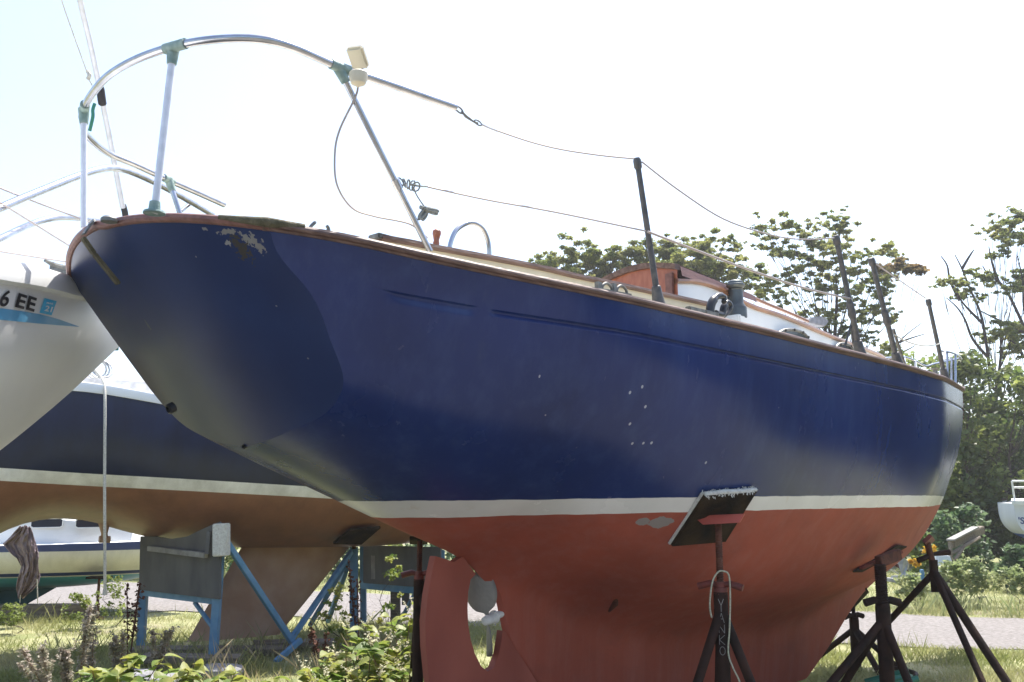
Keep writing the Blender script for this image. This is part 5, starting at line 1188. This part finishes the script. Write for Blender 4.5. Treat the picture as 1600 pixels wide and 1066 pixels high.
bushy('small pale shrub in front of the scrap heap', 1425, 903, 935, 24, 14.0, M['leaf_pale'], .055, 26, 'shrub', 'shrub', G)
bushy('goldenrod plant flowering yellow behind the bow stand', 1458, 858, 884, 15, 15.6, M['flowery'], .035, 12, 'goldenrod', 'plant', None, .5)
bushy('small goldenrod in flower beside the scrap heap', 1428, 876, 888, 8, 14.9, M['flowery'], .05, 6, 'goldenrod', 'plant', None, .5)
G = 'bushes behind the brown boat'
for u, v0, hf, Y, m, lb in ((250,838,45,19.5,'leaf_bush','bush behind the left blue stand'),(330,832,45,19.8,'leaf_mid','bush glimpsed behind the pale foam block'),(398,835,40,19.2,'leaf_bush','leafy bush showing left of the brown fin keel'),(455,830,40,20,'leaf_mid','bush behind the brown fin keel'),
                            (520,832,38,19.4,'leaf_bush','bush seen between the braces right of the brown fin keel'),(590,835,44,19.8,'leaf_mid','bush behind the rightmost blue framed stand'),(670,830,45,19.5,'leaf_bush','bush behind the rudder of the blue sailboat'),(755,835,45,19.5,'leaf_mid','bush seen through the propeller opening')):
    bushy(lb, u, v0, 902, hf, Y, M[m], .085, 40, 'bush', 'bush', G)
for u, Y, hf, lb in ((20,24,80,'large dark bush behind the cream boat, left of its windows'),(130,24,80,'large dark bush behind the cabin of the cream boat')):
    bushy(lb, u, 850, 900, hf, Y, M['leaf_dark'], .12, 40, 'bush', 'bush', G)
# ------------------------------------------------------------------ weeds in front
def bigleaf(V, p, d, L, wd, droop=.35):
    d = Vector(d).normalized(); s = d.cross(Vector((0,0,1)))
    if s.length < 1e-3: s = Vector((1,0,0))
    s.normalize(); n = s.cross(d).normalized(); roll = random.uniform(-.5,.5); s = (s*math.cos(roll)+n*math.sin(roll)); n = s.cross(d)
    st_ = [(0,.02,0),(.12,.62,.02),(.32,1,.05),(.55,.88,.02),(.78,.5,-.08),(1,.0,-.2)]
    prev = None
    for (f, w_, z) in st_:
        c = Vector(p)+d*L*f+Vector((0,0,1))*(-droop*L*f*f)+n*0; row = (c+s*wd*w_+n*wd*w_*.28, c, c-s*wd*w_+n*wd*w_*.28)
        if prev: V.extend([prev[0], row[0], row[1], prev[1]]); V.extend([prev[1], row[1], row[2], prev[2]])
        prev = row
def knotweed(label, x, y, h, n, L=.12, flowers=True):
    base = Vector((x, y, 0)); t = empty('knotweed', base); tag(t, label, 'weed', 'broad leaved weeds in the foreground'); V = []; mb = MB(); F = []
    for s_ in range(n):
        a = random.uniform(0, 6.28); ln = random.uniform(.15, .45)*h; top = Vector((math.cos(a)*ln, math.sin(a)*ln, h*random.uniform(.65, 1.05))); b0 = Vector((random.uniform(-.08,.08), random.uniform(-.08,.08), 0))
        P = spline([b0, b0.lerp(top,.5)+Vector((0,0,.08*h)), top], 5); mb.tube(P, [.006*(1-.6*i/(len(P)-1)) for i in range(len(P))], 5)
        for i in range(3, len(P)):
            for _ in range(random.choice((1,2))):
                aa = random.uniform(0, 6.28); bigleaf(V, P[i], (math.cos(aa), math.sin(aa), random.uniform(-.1,.5)), L*random.uniform(.6,1.2), L*.36*random.uniform(.8,1.1))
        if flowers and random.random() < .7:
            for _ in range(3):
                e = top+Vector((random.uniform(-.06,.06), random.uniform(-.06,.06), random.uniform(.03,.12))); F.append(np.array([top.lerp(e, f) for f in np.linspace(.2,1,14)])+rng.normal(0,.004,(14,3)))
    mb.build('stem', M['bark2'], t); fast_mesh('foliage', np.array([tuple(v) for v in V]), 4, M['leaf_weed'], t)
    if F: tag(fast_mesh('flowers', leafcloud(np.concatenate(F), .016), 4, M['flower'], t), kind='stuff')
    return t
kw = [(185,7.1,.42,5,'at the left end, beside the mugwort'),(215,6.7,.40,6,'in front of the pale concrete block'),(250,6.9,.52,7,'below the left post of the blue stand'),(290,6.4,.46,7,'between the two posts of the blue stand'),(335,6.6,.50,6,'just below the right blue post'),(375,6.3,.45,7,'right of the right blue post'),
      (420,6.5,.40,6,'below the middle of the brown keel'),(465,6.3,.36,5,'in the dry grass'),(505,7.0,.62,6,'below the crossing braces'),(535,6.6,.55,7,'left of the flowering group'),(565,7.2,.80,8,'with white flower spikes'),(598,6.8,.72,8,'with many flower spikes near the jack stand'),(628,6.6,.70,8,'right beside the dark jack stand'),(640,7.4,.95,7,'tallest, touching the dark jack stand'),
      (250,6.1,.28,6,'low at the bottom edge left'),(320,6.0,.26,6,'low at the bottom edge in the middle'),(545,6.0,.34,7,'at the bottom edge under the flowering ones'),(610,6.0,.36,6,'at the bottom edge by the rudder')]
for (u, Y, h_, n, lb) in kw:
    knotweed('yellow green broad leaved weed '+lb, (u-800)/1500*Y*1.02, Y, h_*(.74 if u > 480 else .98), max(3, n-2), .135, u > 480)
def mugwort(label, u, Y, h, lean):
    base = Vector(((u-800)/1500*Y*1.02, Y, 0)); t = empty('mugwort', base); tag(t, label, 'weed', 'grey purple weed spikes'); mb = MB(); V = []
    for s_ in range(3):
        top = Vector((lean*h+random.uniform(-.12,.12), random.uniform(-.1,.1), h*random.uniform(.7,1))); P = spline([Vector((0,0,0)), top*.5+Vector((0,0,.03)), top], 6); mb.tube(P, .004, 5)
        for i in range(3, len(P)):
            f = i/len(P); n = 26; V.append(clump_pts(P[i], .035*(1.4-f), n, 1.3)); 
            if i % 2: 
                e = P[i]+Vector((random.uniform(-.07,.07), random.uniform(-.07,.07), .06)); V.append(np.array([P[i].lerp(e, q) for q in np.linspace(0,1,14)])+rng.normal(0,.006,(14,3)))
    mb.build('stem', M['bark2'], t); fast_mesh('foliage', leafcloud(np.concatenate(V), .028, aspect=.3), 4, M['leaf_mug'], t)
for (u, Y, h_, ln, lb) in ((118,7.6,.45,-.35,'leftmost grey mugwort leaning left'),(130,7.3,.62,-.2,'tall purple mugwort spike second from the left'),(150,7.4,.58,-.1,'purple mugwort spike third from the left'),(165,7.9,.95,-.05,'tallest mugwort below the hanging rope'),(185,8.0,.90,.0,'dark mugwort spike right of the tallest one'),(225,8.2,.6,.05,'mugwort clump beside the left blue post'),(160,6.9,.35,.1,'low mugwort tuft at the bottom edge'),(275,8.4,.55,.0,'thin mugwort between the two blue posts')):
    mugwort(lb, u, Y, h_*.78, ln)
def dock(label, u, Y, h):
    base = Vector(((u-800)/1500*Y*1.02, Y, 0)); t = empty('dock_weed', base); tag(t, label, 'weed'); mb = MB(); V = []
    for s_ in range(3):
        top = Vector((random.uniform(-.15,.15), 0, h*random.uniform(.8,1))); mb.tube([Vector((0,0,0)), top*.5, top], .005, 5); V.append(np.array([top*f for f in np.linspace(.4,1,60)])+rng.normal(0,.014,(60,3)))
    mb.build('stem', M['rust'], t); tag(fast_mesh('seed_heads', leafcloud(np.concatenate(V), .03), 4, M['rust'], t), kind='stuff')
dock('rusty brown seeding weed between the posts of the left blue stand', 236, 8.8, .85); dock('dark brown seeding weed in front of the right framed stand', 575, 9.6, .95); dock('dark seeding stalk left of the middle blue post', 520, 9.0, .4)
for (u, Y, h_, lb) in ((118,11.8,.30,'green weed clump under the cream boat'),(15,11.4,.22,'weed clump at the left edge by the timbers'),(175,12.2,.55,'weed clump behind the hanging rope end'),(612,9.2,1.1,'tall feathery weed in front of the right stand'),(520,9.4,.7,'green weed right of the crossing braces')):
    bushy(lb, u, 785+1500*(1.5-h_)/Y, 785+1500*1.5/Y-2, 26 if Y > 11 else 22, Y, M['leaf_mid'] if Y > 11 else M['leaf_weed'], .035, 22, 'weed', 'weed', 'weed clumps in the grass', .5)

# ------------------------------------------------------------------ woods around the yard: far masses, plus two thickets added out of view
def wood(name, label, path, n, h, size, m, depth=2.5):
    P = [np.array(p, float) for p in path]; L_ = [np.linalg.norm(P[i+1]-P[i]) for i in range(len(P)-1)]; T_ = sum(L_); V = []
    k = rng.uniform(0, T_, n); acc = np.cumsum([0]+L_); idx = np.clip(np.searchsorted(acc, k)-1, 0, len(L_)-1)
    A = np.array([P[i] for i in idx]); B2 = np.array([P[i+1] for i in idx]); f = ((k-acc[idx])/np.array(L_)[idx])[:,None]
    xy = A+(B2-A)*f+rng.normal(0, depth*.4, (n, 2)); hh = h*(.72+.16*np.sin(k*.8)+.12*np.sin(k*2.3+1)); z = hh*rng.uniform(0, 1, n)**.8
    o = fast_mesh(name, leafcloud(np.stack([xy[:,0], xy[:,1], z], 1), size, aspect=.6), 4, m); tag(o, label, 'wood', kind='stuff'); return o
wood('far_wood', 'dark mass of woodland filling the gaps behind the right hand trees', [(7,31),(20,30),(34,26)], 26000, 4.6, .30, M['leaf_dark'])
wood('side_wood', 'woodland along the right side of the yard outside the picture', [(24,24),(22,10),(20,-6),(14,-18)], 26000, 6.5, .42, M['leaf_dark'])
wood('added_roadside_wood', 'unseen thicket added beyond the gravel track outside the right edge to darken the reflection in the bow', [(9.8,13.2),(14,12.2),(21,10.8)], 22000, 5.6, .30, M['leaf_dark'], 1.6)  # added out of view: blocks the bright horizon in the bow's reflection, shades the track
wood('added_near_thicket', 'low unseen thicket added outside the right edge on the near side of the track to darken the hull reflection', [(8.6,7.4),(12,7.9),(15,7.6)], 9000, 2.6, .22, M['leaf_dark'], 1.0)  # unseen, added to darken the ground mirrored in the topsides
wood('back_wood', 'woodland behind the viewpoint outside the picture', [(14,-18),(-4,-20),(-20,-16)], 16000, 5.0, .42, M['leaf_dark'])

# ------------------------------------------------------------------ summer haze
hz = MB().box((0, 50, 14.0), (300, 420, 32)).build('haze', bpy.data.materials.new('haze_air'), None, smooth=0); hm = hz.data.materials[0]; hm.use_nodes = True; hn = hm.node_tree
hn.nodes.remove(hn.nodes['Principled BSDF']); pv = hn.nodes.new('ShaderNodeVolumePrincipled'); pv.inputs['Color'].default_value = (.93,.95,1,1); pv.inputs['Density'].default_value = .0014; pv.inputs['Anisotropy'].default_value = .35
hn.links.new(pv.outputs[0], hn.nodes['Material Output'].inputs['Volume']); tag(hz, 'thin pale summer haze over the whole boatyard', 'haze', kind='stuff')
